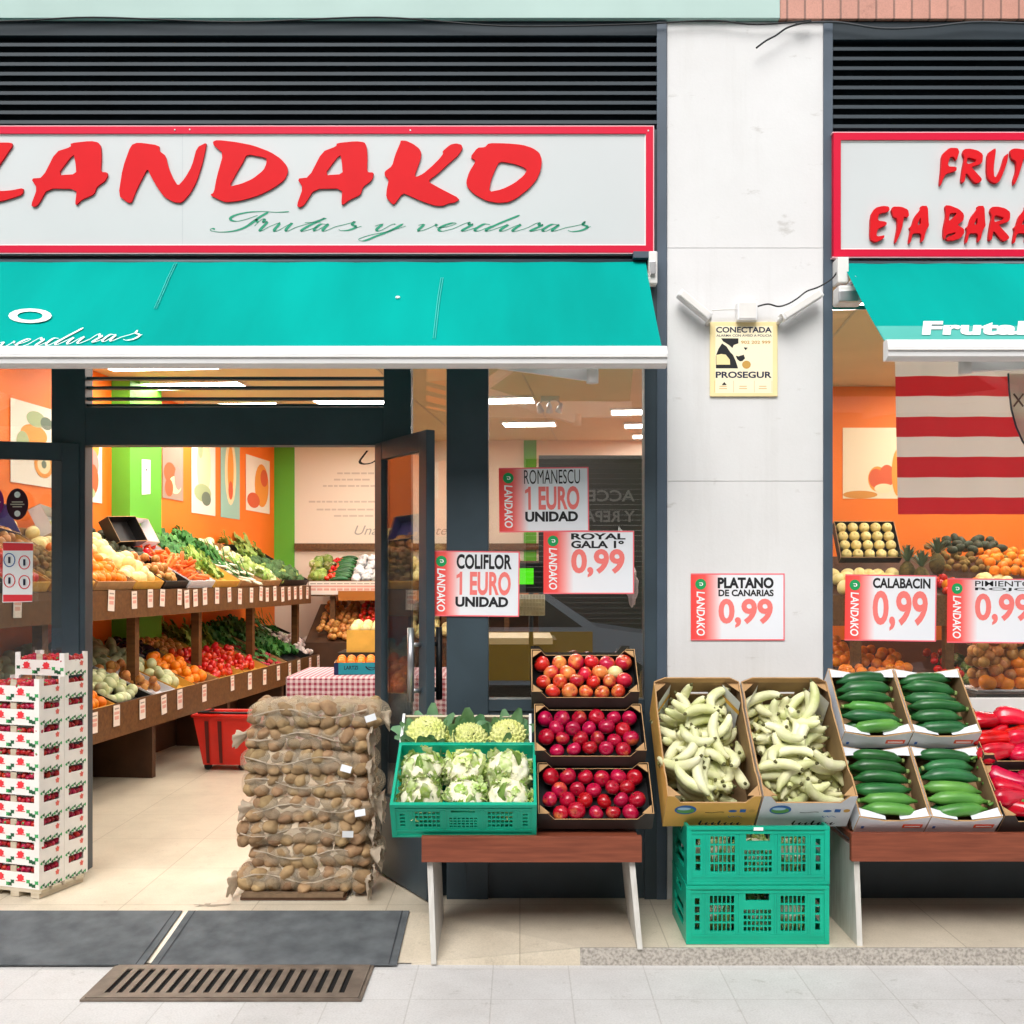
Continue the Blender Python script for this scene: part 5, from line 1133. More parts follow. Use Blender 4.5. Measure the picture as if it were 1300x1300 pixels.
    if k in (2, 3, 5, 7):
        b = MB(); T = TR((hw * (.45 + .1 * k % .4) + rnd(-.02, .05), -hd - .028, rnd(-.02, .02)), rnd(-.3, .2), rnd(-.4, .4), rnd(-.2, .2)); b.box(-.026, .026, -.001, .001, -.016, .016, mat('white_sack_tag', '#e3e6ea', .5), T=T); b.build('tag', t)
b = MB(); b.box(X(307, PY0 - .17), X(440, PY0 - .17), PY0 - .2, PY0 + .18, .003, .016, M_shelfd); b.box(X(309, PY0 - .17), X(437, PY0 - .17), PY0 - .205, PY0 + .17, .0165, .033, mat('old_board', '#77614a', .8, var=.25, vs=20)); b.build('board', label='worn wooden board under the pile of potato sacks', cat='board')

# ================================================================ floor mats, grate, leak stain
M_mat = mat('grey_rubber_mat', '#54585b', .85, c2='#6b6f72', vs=9, bump=.6, bs=420, spec=.15)
def mat_thing(x0, x1, label):
    b = MB(); n = 24; ys = [(-.20, 0), (-.45, -.064 * (.25 / .457)), (-.695, -.064)]
    vs = []
    for y, z in ys: vs += [(x0 + (.0 if y < -.3 else .0), y, z + .003), (x1, y, z + .003), (x1, y, z + .008), (x0, y, z + .008)]
    fs = []
    for i in (0, 1):
        o = i * 4; fs += [(o + 3, o + 2, o + 6, o + 7), (o + 1, o + 5, o + 6, o + 2), (o, o + 3, o + 7, o + 4)]
    fs += [(0, 1, 2, 3), (8, 11, 10, 9)]
    b.add(vs, fs, M_mat)
    for xx in (x0 + .03, x1 - .035): b.add([(xx, -.2005, .0085), (xx + .005, -.2005, .0085), (xx + .005, -.694, -.0552), (xx, -.694, -.0552)], [(0, 1, 2, 3)], mat('dark_mat_edge', '#33373c', .8))
    b.build('doormat', label=label, cat='doormat', group='grey rubber doormats')
mat_thing(-1.525, -.508, 'grey rubber doormat between the drain grate and the potato sacks'); mat_thing(-2.62, -1.552, 'grey rubber doormat in front of the strawberry crates')
M_iron = mat('brown_iron_grate', '#84776b', .5, c2='#6b5f55', vs=14, metal=.35, bump=.3, bs=150)
t = thing('drain_grate', 'slotted brown iron drain grate set in the pavement before the mats', 'drain grate', (-1.655, -1.03, ZP))
gw, gd, gh = 1.04, .335, .008
b = MB(); b.gridwall((0, 0, .006), (1, 0, 0), (0, 1, 0), (0, 0, 1), gw, gd, .007, [(.055 + i * .0475, .055 + i * .0475 + .022, .045, gd - .045) for i in range(20)], M_iron); b.build('slotted_plate', t)
b = MB(); b.box(.01, gw - .01, .01, gd - .01, .001, .003, mat('pit_shade_black', '#0c0c0d', .9)); b.build('pit_shade_sheet', t)  # black sheet under the slots stands in for the shade of a pit
b = MB()
for a in ((-.014, -.002, -.014, gd + .014), (gw + .002, gw + .014, -.014, gd + .014), (-.002, gw + .002, -.014, -.002), (-.002, gw + .002, gd + .002, gd + .014)): b.box(a[0], a[1], a[2], a[3], .001, .010, M_iron)
b.build('rim', t)
b = MB(); c0 = Vector((-1.47, -.10, .0018))
b.add([(c0.x + r * math.cos(a), c0.y + .4 * r * math.sin(a), .0018) for a, r in [(k * .45, .05 + .03 * math.sin(k * 2.3) + (.05 if k in (0, 1, 13) else 0)) for k in range(14)]], [list(range(14))], mat('worn_patch', '#9c907e', .8)); b.build('worn_floor_patch', kind='structure')

# ================================================================ striped banner behind the second window
bx0, bx1, bz0, bz1 = X(1137, .13), X(1420, .13), Z(653, .13), Z(456, .13)
t = thing('striped_banner', 'red and white striped banner with a shield hanging inside the window', 'banner', (0, 0, 0))
fr = [0, .106, .237, .369, .5, .626, .758, .889]
M_ban_s = ramp_mat('banner_stripes', [(f, '#c9202c' if i % 2 == 0 else '#e2dcd8') for i, f in enumerate(fr)], 2, .7, 'CONSTANT', .6)
b = MB(); vs = []; fs = []; U, V_ = 50, 12
for j in range(V_ + 1):
    for i in range(U + 1): vs.append((bx0 + (bx1 - bx0) * i / U + .012 * (1 - j / V_) * (1 - i / U), .13 + .010 * math.sin(i * .55 + j * .1), bz0 + (bz1 - bz0) * j / V_))
for j in range(V_):
    for i in range(U): fs.append((j * (U + 1) + i, j * (U + 1) + i + 1, (j + 1) * (U + 1) + i + 1, (j + 1) * (U + 1) + i))
b.add(vs, fs, M_ban_s, True); b.build('cloth', t)
sh = [(1280, 474), (1281, 495), (1284, 520), (1290, 542), (1298, 560), (1310, 576), (1325, 590), (1340, 598), (1355, 590), (1370, 576), (1382, 560), (1390, 542), (1396, 520), (1399, 495), (1400, 474)]
b = MB(); b.prism([(X(a, .11), Z(c, .11)) for a, c in sh], (0, .1135, 0), (1, 0, 0), (0, 0, 1), (0, 1, 0), .002, mat('beige_shield', '#fbf4e8', .7, trans=.5)); b.tube([P(a, c, .112) for a, c in sh], .0045, M_navy, 6)
for p in (((1287, 500), (1299, 516)), ((1299, 500), (1287, 516))): b.tube([P(*p[0], .1115), P(*p[1], .1115)], .0042, mat('brown_ink', '#5b3327', .6), 6)
b.build('shield', t)

# ================================================================ stickers on the open door leaf
lp = Vector((X(101, YR), YR - .005 - .05, 0)); ln_ = Vector((math.sin(R(13)), -math.cos(R(13)), 0))
def leafp(px, py, off): return onplane(px, py, lp, ln_) + ln_ * off
def decal(name, label, cat, quad, m, parts): pass
t = thing('notice_sheet', 'white notice sheet with red bands and four round icons taped to the open door', 'notice')
b = MB(); b.add([leafp(*p, 0) for p in ((3, 765), (41, 764), (42, 689), (4, 688))], [(0, 1, 2, 3)], M_lettw); b.build('sheet', t)
b = MB(); b.add([leafp(*p, .001) for p in ((4, 699), (42, 699), (42, 690), (4, 689))], [(0, 1, 2, 3)], mat('red_print', '#e4363f')); b.add([leafp(*p, .001) for p in ((4, 764), (41, 763), (41, 755), (4, 755))], [(0, 1, 2, 3)], mat('red_print', '#e4363f'))
for cx, cy, m in ((12, 711, mat('blue_print', '#2d62a8')), (31, 714, mat('red_print', '#e4363f')), (12, 737, mat('red_print', '#e4363f')), (31, 739, mat('red_print', '#e4363f'))):
    b.tube([leafp(cx + 7 * math.cos(k * .4488), cy + 8.5 * math.sin(k * .4488), .0015) for k in range(15)], .0025, m, 5); b.tube([leafp(cx, cy - 4, .0015), leafp(cx, cy + 4, .0015)], .006, M_navy, 5)
b.build('printed_marks', t)
def round_sticker(cx, cy, rx, ry, c, label):
    t = thing('round_sticker', label, 'sticker', group='round stickers on the door'); b = MB(); b.add([leafp(cx + rx * math.cos(k * .2618), cy + ry * math.sin(k * .2618), .0) for k in range(24)], [list(range(24))], c); b.build('disc', t)
    b = MB()
    for yy, ww in ((-3, 7), (0, 9), (3, 6)): b.add([leafp(cx - ww, cy + yy + 1, .001), leafp(cx + ww, cy + yy + 1, .001), leafp(cx + ww, cy + yy - .4, .001), leafp(cx - ww, cy + yy - .4, .001)], [(0, 1, 2, 3)], MATS['faint_grey_print'])
    for yy in (-12, 12): b.add([leafp(cx + 4 * math.cos(k * .6), cy + yy + 4 * math.sin(k * .6), .001) for k in range(11)], [list(range(11))], M_lettw)
    b.build('printed_marks', t)
round_sticker(22, 640, 14, 20, mat('maroon_sticker', '#3a1526', .4), 'dark maroon round sticker on the open door glass'); round_sticker(-8, 637, 13, 19, mat('purple_sticker', '#7c1a6d', .4), 'purple round sticker at the picture edge of the open door')

# ================================================================ inside: racks, produce
rack = thing('display_rack', 'long two tier timber produce rack along the orange wall', 'rack', M=TL)
U0, U1 = -3.0, 4.85
b = MB(); b.box(U0, U1, -.02, .0, .41, .646, M_shelf); b.build('front_board', rack)
b = MB(); b.box(U0, 4.2, .08, .10, 1.237, 1.445, M_shelf); b.build('front_board', rack)
def slab(v0, z0, v1, z1, u0, u1, m=M_shelfd): b = MB(); b.prism([(v0, z0), (v1, z1), (v1, z1 - .03), (v0, z0 - .03)], (u0, 0, 0), (0, 1, 0), (0, 0, 1), (1, 0, 0), u1 - u0, m); return b
slab(.001, .56, .88, .93, U0, U1).build('deck', rack); slab(.101, 1.38, .88, 1.83, U0, 4.2).build('deck', rack)
for u in (-1.2, .087, 1.29, 2.62, 4.06): b = MB(); b.box(u, u + .07, .20, .27, .64, 1.32, M_shelf); b.build('post', rack)
for u in (-1.4, 0, 1.5, 3.0, 4.5): b = MB(); b.box(u, u + .06, .02, .5, .001, .405, M_shelfd); b.build('leg', rack)
b = MB(); b.box(U0, U1, .52, .54, .001, .41, M_shelfd); b.build('kick_board', rack)

M_or = mat('orange_peel', '#f58a12', .42, rand=.1, bump=.15, bs=500); M_tom = mat('tomato_skin', '#d6301b', .25, rand=.15, coat=.3); M_kiwi = mat('kiwi_skin', '#8a6b35', .85, rand=.2, var=.15, vs=40)
M_onion = mat('onion_skin', '#b06a2e', .35, c2='#d39a57', vs=30, rand=.2); M_pale = mat('pale_green_skin', '#c3cf95', .5, c2='#dfe3bd', vs=20, rand=.15); M_lemon = mat('pale_yellow_skin', '#ecd98a', .5, rand=.12, c2='#f3e6b0', vs=14)
M_squash = mat('grey_green_skin', '#7d8763', .5, c2='#a5ab86', vs=18, rand=.25); M_carrot = mat('carrot_skin', '#e8722a', .5, rand=.12); M_rad = mat('radish_red', '#b81f35', .35, rand=.2); M_leafg = mat('dark_leafy_green', '#2f6b2c', .5, c2='#4f8f3c', vs=14, rand=.3, trans=.15)
M_leafl = mat('light_leafy_green', '#8fb04a', .5, c2='#b7cc74', vs=14, rand=.2, trans=.2); M_broc = mat('broccoli_green', '#3c5b33', .8, c2='#5a7a48', vs=60, rand=.2, bump=.6, bs=180); M_leek = mat('leek_white', '#e6ead0', .45, rand=.05); M_egg = mat('dark_purple_skin', '#2a1b26', .25, rand=.2); M_garlic = mat('garlic_skin', '#e9e2d6', .55, c2='#cdb9c0', vs=40, rand=.06)
orange = sphere_fruit('orange', 'orange', .042, M_or, .96, .06, False, 14); tomato = sphere_fruit('tomato', 'tomato', .035, M_tom, .86, .1, False, 12); onion = sphere_fruit('onion', 'onion', .037, M_onion, .95, -.1, True, 12)
palef = sphere_fruit('pale_squash', 'squash', .048, M_pale, .85, .06, False, 14); lemon = sphere_fruit('yellow_melon', 'melon', .055, M_lemon, 1.12, .02, False, 14); garlic = sphere_fruit('garlic_bulb', 'garlic', .034, M_garlic, .85, -.2, True, 10); yapple = sphere_fruit('yellow_apple', 'apple', .043, mat('yellow_apple_skin', '#e6cf84', .35, rand=.06), .92, .14, True, 16)
def ov(name, cat, a, bb, c, m, amp=.12): q = MB(); q.ball((0, 0, 0), a, bb, c, m, 2, amp, 5, seed=a * 50); return q.build(name, cat=cat)
kiwi = ov('kiwi', 'kiwi', .036, .028, .027, M_kiwi, .05); squash = ov('green_squash', 'squash', .085, .045, .043, M_squash, .3); aub = ov('aubergine', 'aubergine', .095, .042, .042, M_egg, .1); avoc = ov('avocado', 'avocado', .052, .036, .035, mat('avocado_skin', '#39402a', .6, rand=.2, bump=.5, bs=180), .1)
def carrot_f(): q = MB(); q.tube([(-.1, 0, 0), (-.07, 0, 0), (0, .004, 0), (.09, 0, 0)], [.012, .019, .016, .004], M_carrot, 9); return q.build('carrot', cat='carrot')
carrot = carrot_f()
def bunch(name, cat, nl, ln, wd, m, stalk=None, sm=None, spread=.35):
    q = MB()
    for i in range(nl):
        a = rnd(-spread, spread); e = rnd(-.1, .55)
        q.leaf((rnd(-.02, .02), 0, rnd(-.01, .02)), (math.sin(a), math.cos(a), e * .6), (0, -e * .3, 1), ln * rnd(.6, 1.1), wd * rnd(.6, 1.2), m, curl=rnd(-.3, 1.2), ruf=.38)
    if stalk:
        for i in range(6): x = rnd(-.03, .03); q.tube([(x, -stalk, rnd(-.01, .015)), (x * .8, -stalk * .4, .005), (x * .5, .05, .01)], [.011, .010, .006], sm, 7)
    return q.build(name, cat=cat)
greens = bunch('leafy_bunch', 'leafy greens', 18, .26, .07, M_leafg); greens2 = bunch('leafy_bunch', 'leafy greens', 18, .22, .06, M_leafl); leek = bunch('leek_bunch', 'leeks', 9, .34, .02, M_leafg, .20, M_leek, .2); pass
q = MB()
for i in range(9): a = i * .7; q.ball((math.cos(a) * .035 * (i > 0), math.sin(a) * .035 * (i > 0), rnd(-.004, .008)), .022, .022, .022, M_rad, 1)
for i in range(7): q.leaf((0, .02, .01), (rnd(-.5, .5), 1, .3), (0, 0, 1), .15, .03, M_leafg, ruf=.2)
radish = q.build('radish_bunch', cat='radishes')
q = MB(); q.ball((0, 0, .02), .065, .065, .05, M_broc, 3, .5, 14); q.ball((.04, .02, .0), .04, .04, .035, M_broc, 2, .5, 14, seed=2); q.ball((-.035, -.03, 0), .042, .04, .036, M_broc, 2, .5, 14, seed=4); q.tube([(0, 0, -.08), (0, 0, .01)], [.02, .026], M_leafl, 8); broc = q.build('broccoli', cat='broccoli')
q = MB(); q.ball((0, 0, 0), .068, .068, .07, M_leafl, 2, .15, 8)
for i in range(14): a = i * 2.4; q.leaf((math.cos(a) * .03, math.sin(a) * .03, -.06), (math.cos(a) * .8, math.sin(a) * .8, 1), (-math.cos(a), -math.sin(a), .5), .13, .055, M_leafl if i % 2 else M_pale, curl=-.6, ruf=.3)
lettuce = q.build('lettuce', cat='lettuce')
def pile(proto, u0, u1, v0, v1, zf, nu, nv, label, group, lift=.035, face=False, sc=1, jit=.40, slope=None):
    for j in range(nv):
        for i in range(nu):
            u = u0 + (u1 - u0) * (i + .5 + (.25 if j % 2 else -.25) + rnd(-jit, jit)) / nu; v = v0 + (v1 - v0) * (j + .5 + rnd(-jit, jit)) / nv
            z = zf(v) + lift + rnd(-.006, .012)
            M = Matrix.Translation(L(u, v, z)) @ (TR((0, 0, 0), R(24) + rnd(-.3, .3), rnd(-.3, .3), math.atan2(DVv.y, DVv.x) - math.pi / 2 + rnd(-.35, .35)) if face else rrot()) @ Matrix.Scale(sc * rnd(.84, 1.14), 4)
            put(proto, M, label, group)
zl = lambda v: .57 + .44 * v; zu = lambda v: 1.375 + .58 * v
def tray_strip(u0, u1, v, z, m, hh=.075):
    b = MB(); b.box(u0, u1, v, v + .012, z, z + hh, m, T=TL); return b.build('tray_front', label=None)
def bin_box(u0, u1, up, m, label):
    zf = zu if up else zl; va = .12 if up else .02; T = TL @ Matrix.Translation((u0 + .01, va, zf(va) + .004)) @ Matrix.Rotation(math.atan(.58 if up else .44), 4, 'X')
    t = thing('produce_tray', label, 'tray', M=T, group='shallow trays on the produce racks'); w, d, h = u1 - u0 - .02, .78, .07
    open_box(w, d, h, .006, m, m, m).build('carton', t)
UB = [(-2.3, -1.75, kiwi, 7, 9, 'kiwi', M_cardk, avoc, 5, 5, 'dark avocado'), (-1.75, -1.28, tomato, 7, 9, 'tomato', M_cardy, kiwi, 6, 6, 'kiwi'), (-1.26, -.72, kiwi, 8, 7, 'kiwi', M_cardy, onion, 6, 5, 'golden onion'), (-.70, -.12, orange, 7, 8, 'orange', M_card, lemon, 4, 2, 'pale melon'), (-.10, .36, lemon, 5, 8, 'pale yellow melon', M_cardy, None, 0, 0, ''),
      (.38, .84, onion, 5, 4, 'brown onion', M_cardk, avoc, 4, 6, 'dark avocado'), (.86, 1.40, carrot, 5, 9, 'carrot', M_cardw, tomato, 6, 3, 'tomato'), (1.42, 2.0, greens2, 4, 3, 'light green bunch', M_cardy, greens, 4, 4, 'dark green bunch'), (2.02, 2.6, leek, 5, 3, 'leek bunch', M_card, greens, 4, 3, 'dark green bunch'), (2.62, 3.2, lettuce, 4, 3, 'lettuce', M_card, palef, 4, 3, 'pale cabbage'), (3.22, 4.15, broc, 6, 5, 'broccoli', M_cardk, greens2, 4, 2, 'light green bunch')]
LB = [(-1.2, -.62, orange, 7, 6, 'orange', M_cardy, palef, 6, 4, 'pale round squash'), (-.60, -.06, palef, 6, 5, 'pale round squash', M_cardk, squash, 4, 4, 'grey green squash'), (-.04, .36, onion, 5, 3, 'pale onion', M_cardw, squash, 3, 4, 'grey green squash'), (.38, .74, palef, 4, 3, 'pale squash', M_cardy, squash, 3, 5, 'grey green squash'), (.76, 1.22, orange, 6, 6, 'orange', M_card, aub, 4, 4, 'dark aubergine'),
      (1.24, 1.84, tomato, 8, 6, 'tomato', M_cardy, onion, 7, 5, 'brown onion'), (1.86, 2.5, tomato, 9, 5, 'tomato', M_cardy, greens2, 5, 3, 'light green bunch'), (2.52, 3.1, radish, 6, 5, 'radish bunch', M_card, greens, 4, 2, 'dark green bunch'), (3.12, 3.9, greens, 6, 5, 'dark green bunch', M_cardk, None, 0, 0, ''), (3.92, 4.7, garlic, 9, 6, 'garlic bulb', M_cardk, leek, 4, 2, 'leek bunch')]
LEAFY = (greens, greens2, leek, radish)
for up, BB in ((1, UB), (0, LB)):
    zf = zu if up else zl; v0 = .15 if up else .05; where = 'upper' if up else 'lower'
    for bi, (u0, u1, p1, n1, m1, l1, mt, p2, n2, m2, l2) in enumerate(BB):
        nxt = (BB[bi + 1][5] if bi + 1 < len(BB) else 'rack end'); bin_box(u0, u1, up, mt, 'shallow tray of %s on the %s tier, next to the %s' % (l1 + 's' if not l1.endswith('s') and not l1.endswith('o') else l1, where, nxt if nxt != 'rack end' else 'rear corner'))
        vm = .85 if p2 is None else .48
        h = .05 if p1 in LEAFY else .055
        lb = '%s in the %s tray beside the %s' % (l1, where, nxt if nxt != 'rack end' else 'rear corner'); pile(p1, u0 + .03, u1 - .03, v0, vm, zf, n1, m1, lb, 'rack: ' + lb, h, p1 in LEAFY, .72 if p1 in LEAFY else 1)
        if p1 not in LEAFY and p1 not in (broc, lettuce): pile(p1, u0 + .05, u1 - .05, v0 + .05, vm, zf, max(2, n1 - 2), max(2, m1 - 3), lb, 'rack: ' + lb, h + .045)
        if p2 is not None:
            lb = '%s behind the %s on the %s tier' % (l2, l1, where); pile(p2, u0 + .03, u1 - .03, vm, .84, zf, n2, m2, lb, 'rack: ' + lb, .06, p2 in LEAFY, .72 if p2 in LEAFY else 1)
# a few cartons tipped up behind the heaps
for u, v, wd, m, lab in ((.52, .62, .40, M_cardk, 'black carton tipped up behind the brown onions'), (.98, .66, .34, M_cardw, 'white carton tipped up behind the carrots'), (-.36, .70, .42, mat('white_liner', '#dfe0e6', .5), 'white lined carton tipped up behind the pale melons'), (-1.05, .70, .36, mat('violet_carton', '#4b3a86', .6), 'violet carton tipped up behind the kiwis')):
    Tc = TL @ Matrix.Translation((u, v, zu(v) + .05)) @ Matrix.Rotation(R(62), 4, 'X') @ Matrix.Rotation(rnd(-.2, .2), 4, 'Y')
    t = thing('tipped_carton', lab, 'cardboard box', M=Tc, group='cartons tipped up on the rack'); open_box(wd, .24, .10, .005, m, m, M_card).build('carton', t)
# price tags along the two boards
M_tag = mat('price_tag_paper', '#eee2d8', .6); M_tagp = mat('faint_pink_print', '#e3aa9c', .6)
def tag_proto():
    b = MB(); b.box(-.045, .045, -.0012, 0, -.145, 0, M_tag)
    for z0, z1, x in ((-.03, -.02, .03), (-.065, -.045, .036), (-.10, -.075, .03)): b.add([(-x, -.0018, z0), (x, -.0018, z0), (x, -.0018, z1), (-x, -.0018, z1)], [(0, 1, 2, 3)], M_tagp if z0 < -.04 else M_grey)
    return b.build('price_tag', cat='price tag')
tagp = tag_proto()
for up, us in ((1, [-1.7, -1.2, -.86, -.52, -.16, .10, .32, .62, .74, .94, 1.14, 1.42, 1.66, 1.98, 2.28, 2.5, 2.72, 2.95, 3.2, 3.4, 3.62, 3.82, 4.02]), (0, [-1.5, -.95, -.62, -.28, .1, .42, .86, 1.5, 1.95, 2.35, 2.75, 3.1, 3.45, 3.8, 4.15, 4.5])):
    for u in us:
        p = L(u + rnd(-.03, .03), .074 if up else -.026, (1.44 if up else .635) + rnd(-.01, .01)); put(tagp, Matrix.Translation(p) @ Matrix.Rotation(math.atan2(DU.y, DU.x), 4, 'Z') @ Matrix.Rotation(rnd(-.08, .08), 4, 'Y') @ Matrix.Scale(rnd(.9, 1.08), 4), 'white paper price tag clipped to the %s board of the produce rack' % ('upper' if up else 'lower'), 'price tags on the %s board' % ('upper' if up else 'lower'))
# rear rack under the cream panel
YRK = 7.5; rr = thing('display_rack', 'timber produce rack across the rear under the cream panel', 'rack', (0, 0, 0))
b = MB(); b.box(X(392, YRK), 1.6, YRK - .02, YRK, Z(757, YRK), Z(737, YRK), M_shelf); b.build('front_board', rr)
b = MB(); b.box(X(430, YRK - .1), 1.6, YRK - .14, YRK - .1, Z(762, YRK), Z(750, YRK), mat('light_shelf_timber', '#b06a25', .5)); b.build('front_board', rr)
b = MB(); b.prism([(YRK, 1.44), (YRK + .75, 1.75), (YRK + .75, 1.72), (YRK, 1.41)], (X(392, YRK), 0, 0), (0, 1, 0), (0, 0, 1), (1, 0, 0), 1.6 - X(392, YRK), M_shelfd); b.build('deck', rr)
b = MB(); b.prism([(YRK - .3, .75), (YRK + .75, 1.2), (YRK + .75, 1.17), (YRK - .3, .72)], (X(392, YRK), 0, 0), (0, 1, 0), (0, 0, 1), (1, 0, 0), 1.6 - X(392, YRK), M_shelfd); b.build('deck', rr)
for px in (418, 480, 560, 640): b = MB(); b.box(X(px, YRK), X(px, YRK) + .06, YRK + .05, YRK + .11, .75, 1.40, M_shelf); b.build('post', rr)
b = MB(); b.box(X(392, YRK), 1.6, YRK - .32, YRK - .301, .02, .78, M_shelfd); b.build('kick_board', rr)
def rpile(proto, px0, px1, y0, y1, zfun, nx, ny, label, lift=.05, face=False, sc=1):
    for j in range(ny):
        for i in range(nx):
            y = y0 + (y1 - y0) * (j + .5 + rnd(-.25, .25)) / ny; x = X(px0 + (px1 - px0) * (i + .5 + rnd(-.25, .25)) / nx, YRK); M = Matrix.Translation((x, y, zfun(y) + lift + rnd(-.005, .015))) @ (TR((0, 0, 0), R(20), 0, rnd(-.3, .3)) if face else rrot()) @ Matrix.Scale(sc * rnd(.92, 1.08), 4)
            put(proto, M, label, 'rear rack: ' + label)
zr = lambda y: 1.44 + .41 * (y - YRK); zq = lambda y: .75 + .43 * (y - YRK + .3)
rpile(lettuce, 388, 412, YRK, YRK + .7, zr, 2, 4, 'light green lettuce at the rear corner of the upper tier'); rpile(tomato, 412, 424, YRK + .05, YRK + .7, zr, 2, 7, 'tomato between the lettuces and the courgettes on the rear rack')
for i in range(10): put(zucs[i % 2], TR((X(432 + rnd(-2, 2), YRK), YRK + .05 + i * .07, zr(YRK + .05 + i * .07) + .05), .4, 0, rnd(-.1, .1), 1.0), 'dark courgette in the pile on the rear rack', 'courgettes on the rear rack')
M_bag = mat('white_packed_bag', '#dcdfe2', .35, var=.12, vs=14, rand=.1)
q = MB(); q.ball((0, 0, 0), .07, .05, .055, M_bag, 3, .45, 9); bag = q.build('packed_bag', cat='bag'); rpile(bag, 446, 492, YRK, YRK + .7, zr, 4, 5, 'small white bag of produce on the rear rack', .06)
rpile(lemon, 500, 545, YRK, YRK + .7, zr, 4, 6, 'pale melon on the rear rack, seen through the door glass', .05); rpile(orange, 548, 660, YRK, YRK + .7, zr, 8, 4, 'orange on the upper rear rack behind the window post')
rpile(onion, 420, 450, YRK - .25, YRK + .5, zq, 5, 9, 'brown onion on the lower rear rack', .05); rpile(onion, 405, 480, YRK - .2, YRK + .6, zq, 8, 8, 'golden onion in the lower heap of the rear rack', .1); rpile(tomato, 455, 500, YRK - .2, YRK + .6, zq, 6, 8, 'tomato in the lower heap of the rear rack', .16); rpile(lemon, 500, 600, YRK - .2, YRK + .6, zq, 7, 6, 'pale melon on the lower rear rack', .06)
for k in range(11): put(tagp, TR((X(398 + k * 8.5, YRK), YRK - .024, Z(738, YRK)), 0, 0, 0, 1.1), 'white paper price tag on the rear rack board', 'price tags on the rear rack')
t = thing('yellow_tray', 'yellow cardboard tray of garlic and pale fruit in front of the rear rack', 'tray', (X(440, 6.3), 6.3, Z(828, 6.3))); open_box(.62, .4, .24, .008, M_cardy, M_card, M_card).build('carton', t)
for i in range(5):
    for j in range(3): put(lemon, TR((X(440, 6.3) + .08 + i * .11, 6.38 + j * .11, Z(828, 6.3) + .25 + .02 * j)) @ rrot(), 'pale melon heaped in the yellow tray', 'melons in the yellow tray')
t = thing('tray_stand', 'dark stand under the yellow tray', 'stand', (X(430, 6.3), 6.28, 0)); b = MB(); b.box(0, .78, 0, .5, .001, Z(828, 6.3) - .004, M_part); b.box(-.01, .79, -.01, .51, Z(828, 6.3) - .0035, Z(828, 6.3) - .001, M_part); b.build('body', t)
# table with gingham cloth
M_ging = check_mat('red_gingham', '#dccacf', '#98304c', .042)
tx0, tx1, ty0, ty1, tz = X(364, 3.2), -.25, 3.2, 4.1, .755
t = thing('table', 'folding table hidden under the gingham cloth', 'table', (tx0, ty0, 0)); b = MB(); b.box(.02, tx1 - tx0 - .02, .02, .88, tz - .03, tz - .003, M_pine); b.build('tabletop', t)
for xx in (.06, tx1 - tx0 - .1):
    for yy in (.06, .8): b = MB(); b.box(xx, xx + .04, yy, yy + .04, .001, tz - .031, M_steel); b.build('leg', t)
b = MB(); vs = []; fs = []; prof = [(-.012, .18), (-.010, .4), (-.006, tz - .02), (.012, tz + .002), (.45, tz + .003), (.89, tz + .003)]; K = 60
for y, z in prof:
    for i in range(K + 1): q_ = i / K; vs.append((tx0 + (tx1 - tx0) * q_, ty0 + y + (.012 * math.sin(q_ * 40) * max(0, (tz - z)) * 1.6 if z < tz - .03 else 0), z))
for j in range(len(prof) - 1):
    for i in range(K): fs.append((j * (K + 1) + i, j * (K + 1) + i + 1, (j + 1) * (K + 1) + i + 1, (j + 1) * (K + 1) + i))
b.add(vs, fs, M_ging, True); b.add([(tx0 - .008, ty0 - .012, .18), (tx0 - .008, ty0, tz), (tx0 - .008, ty0 + .89, tz), (tx0 - .008, ty0 + .89, .18)], [(0, 1, 2, 3)], M_ging); b.build('tablecloth', label='red and white gingham cloth over the table in the aisle', cat='tablecloth')
tb = TR((X(424, 3.35), 3.35, tz + .006), 0, 0, R(7)); t = thing('blue_fruit_box', 'turquoise printed box of oranges on the gingham cloth', 'cardboard box', M=tb)
open_box(.50, .32, .095, .006, mat('turquoise_card', '#2aa3b8', .5), M_card, M_card).build('carton', t)
b = MB(); b.box(0, .035, -.0015, -.0006, 0, .095, mat('dark_blue_print', '#1d2c5e', .5)); text(b, 'LARTZI', lambda u, v: Vector((.08 + .11 * u, -.0014, .04 + .03 * v)), M_navy, .02)
pen(b, [(0, .0), (.02, .022), (.05, .03), (.08, .018), (.10, .0), (.07, .012), (.05, .012), (.02, .006)], lambda x, y: Vector((.25 + x, -.0014, .065 - y)), M_navy, .006, .012); b.build('printed_marks', t)
for i in range(6):
    for j in range(3): put(orange, tb @ TR((.055 + i * .078, .05 + j * .072, .085 + .012 * j)) @ rrot() @ Matrix.Scale(.9, 4), 'orange in the turquoise box on the table', 'oranges in the turquoise box')
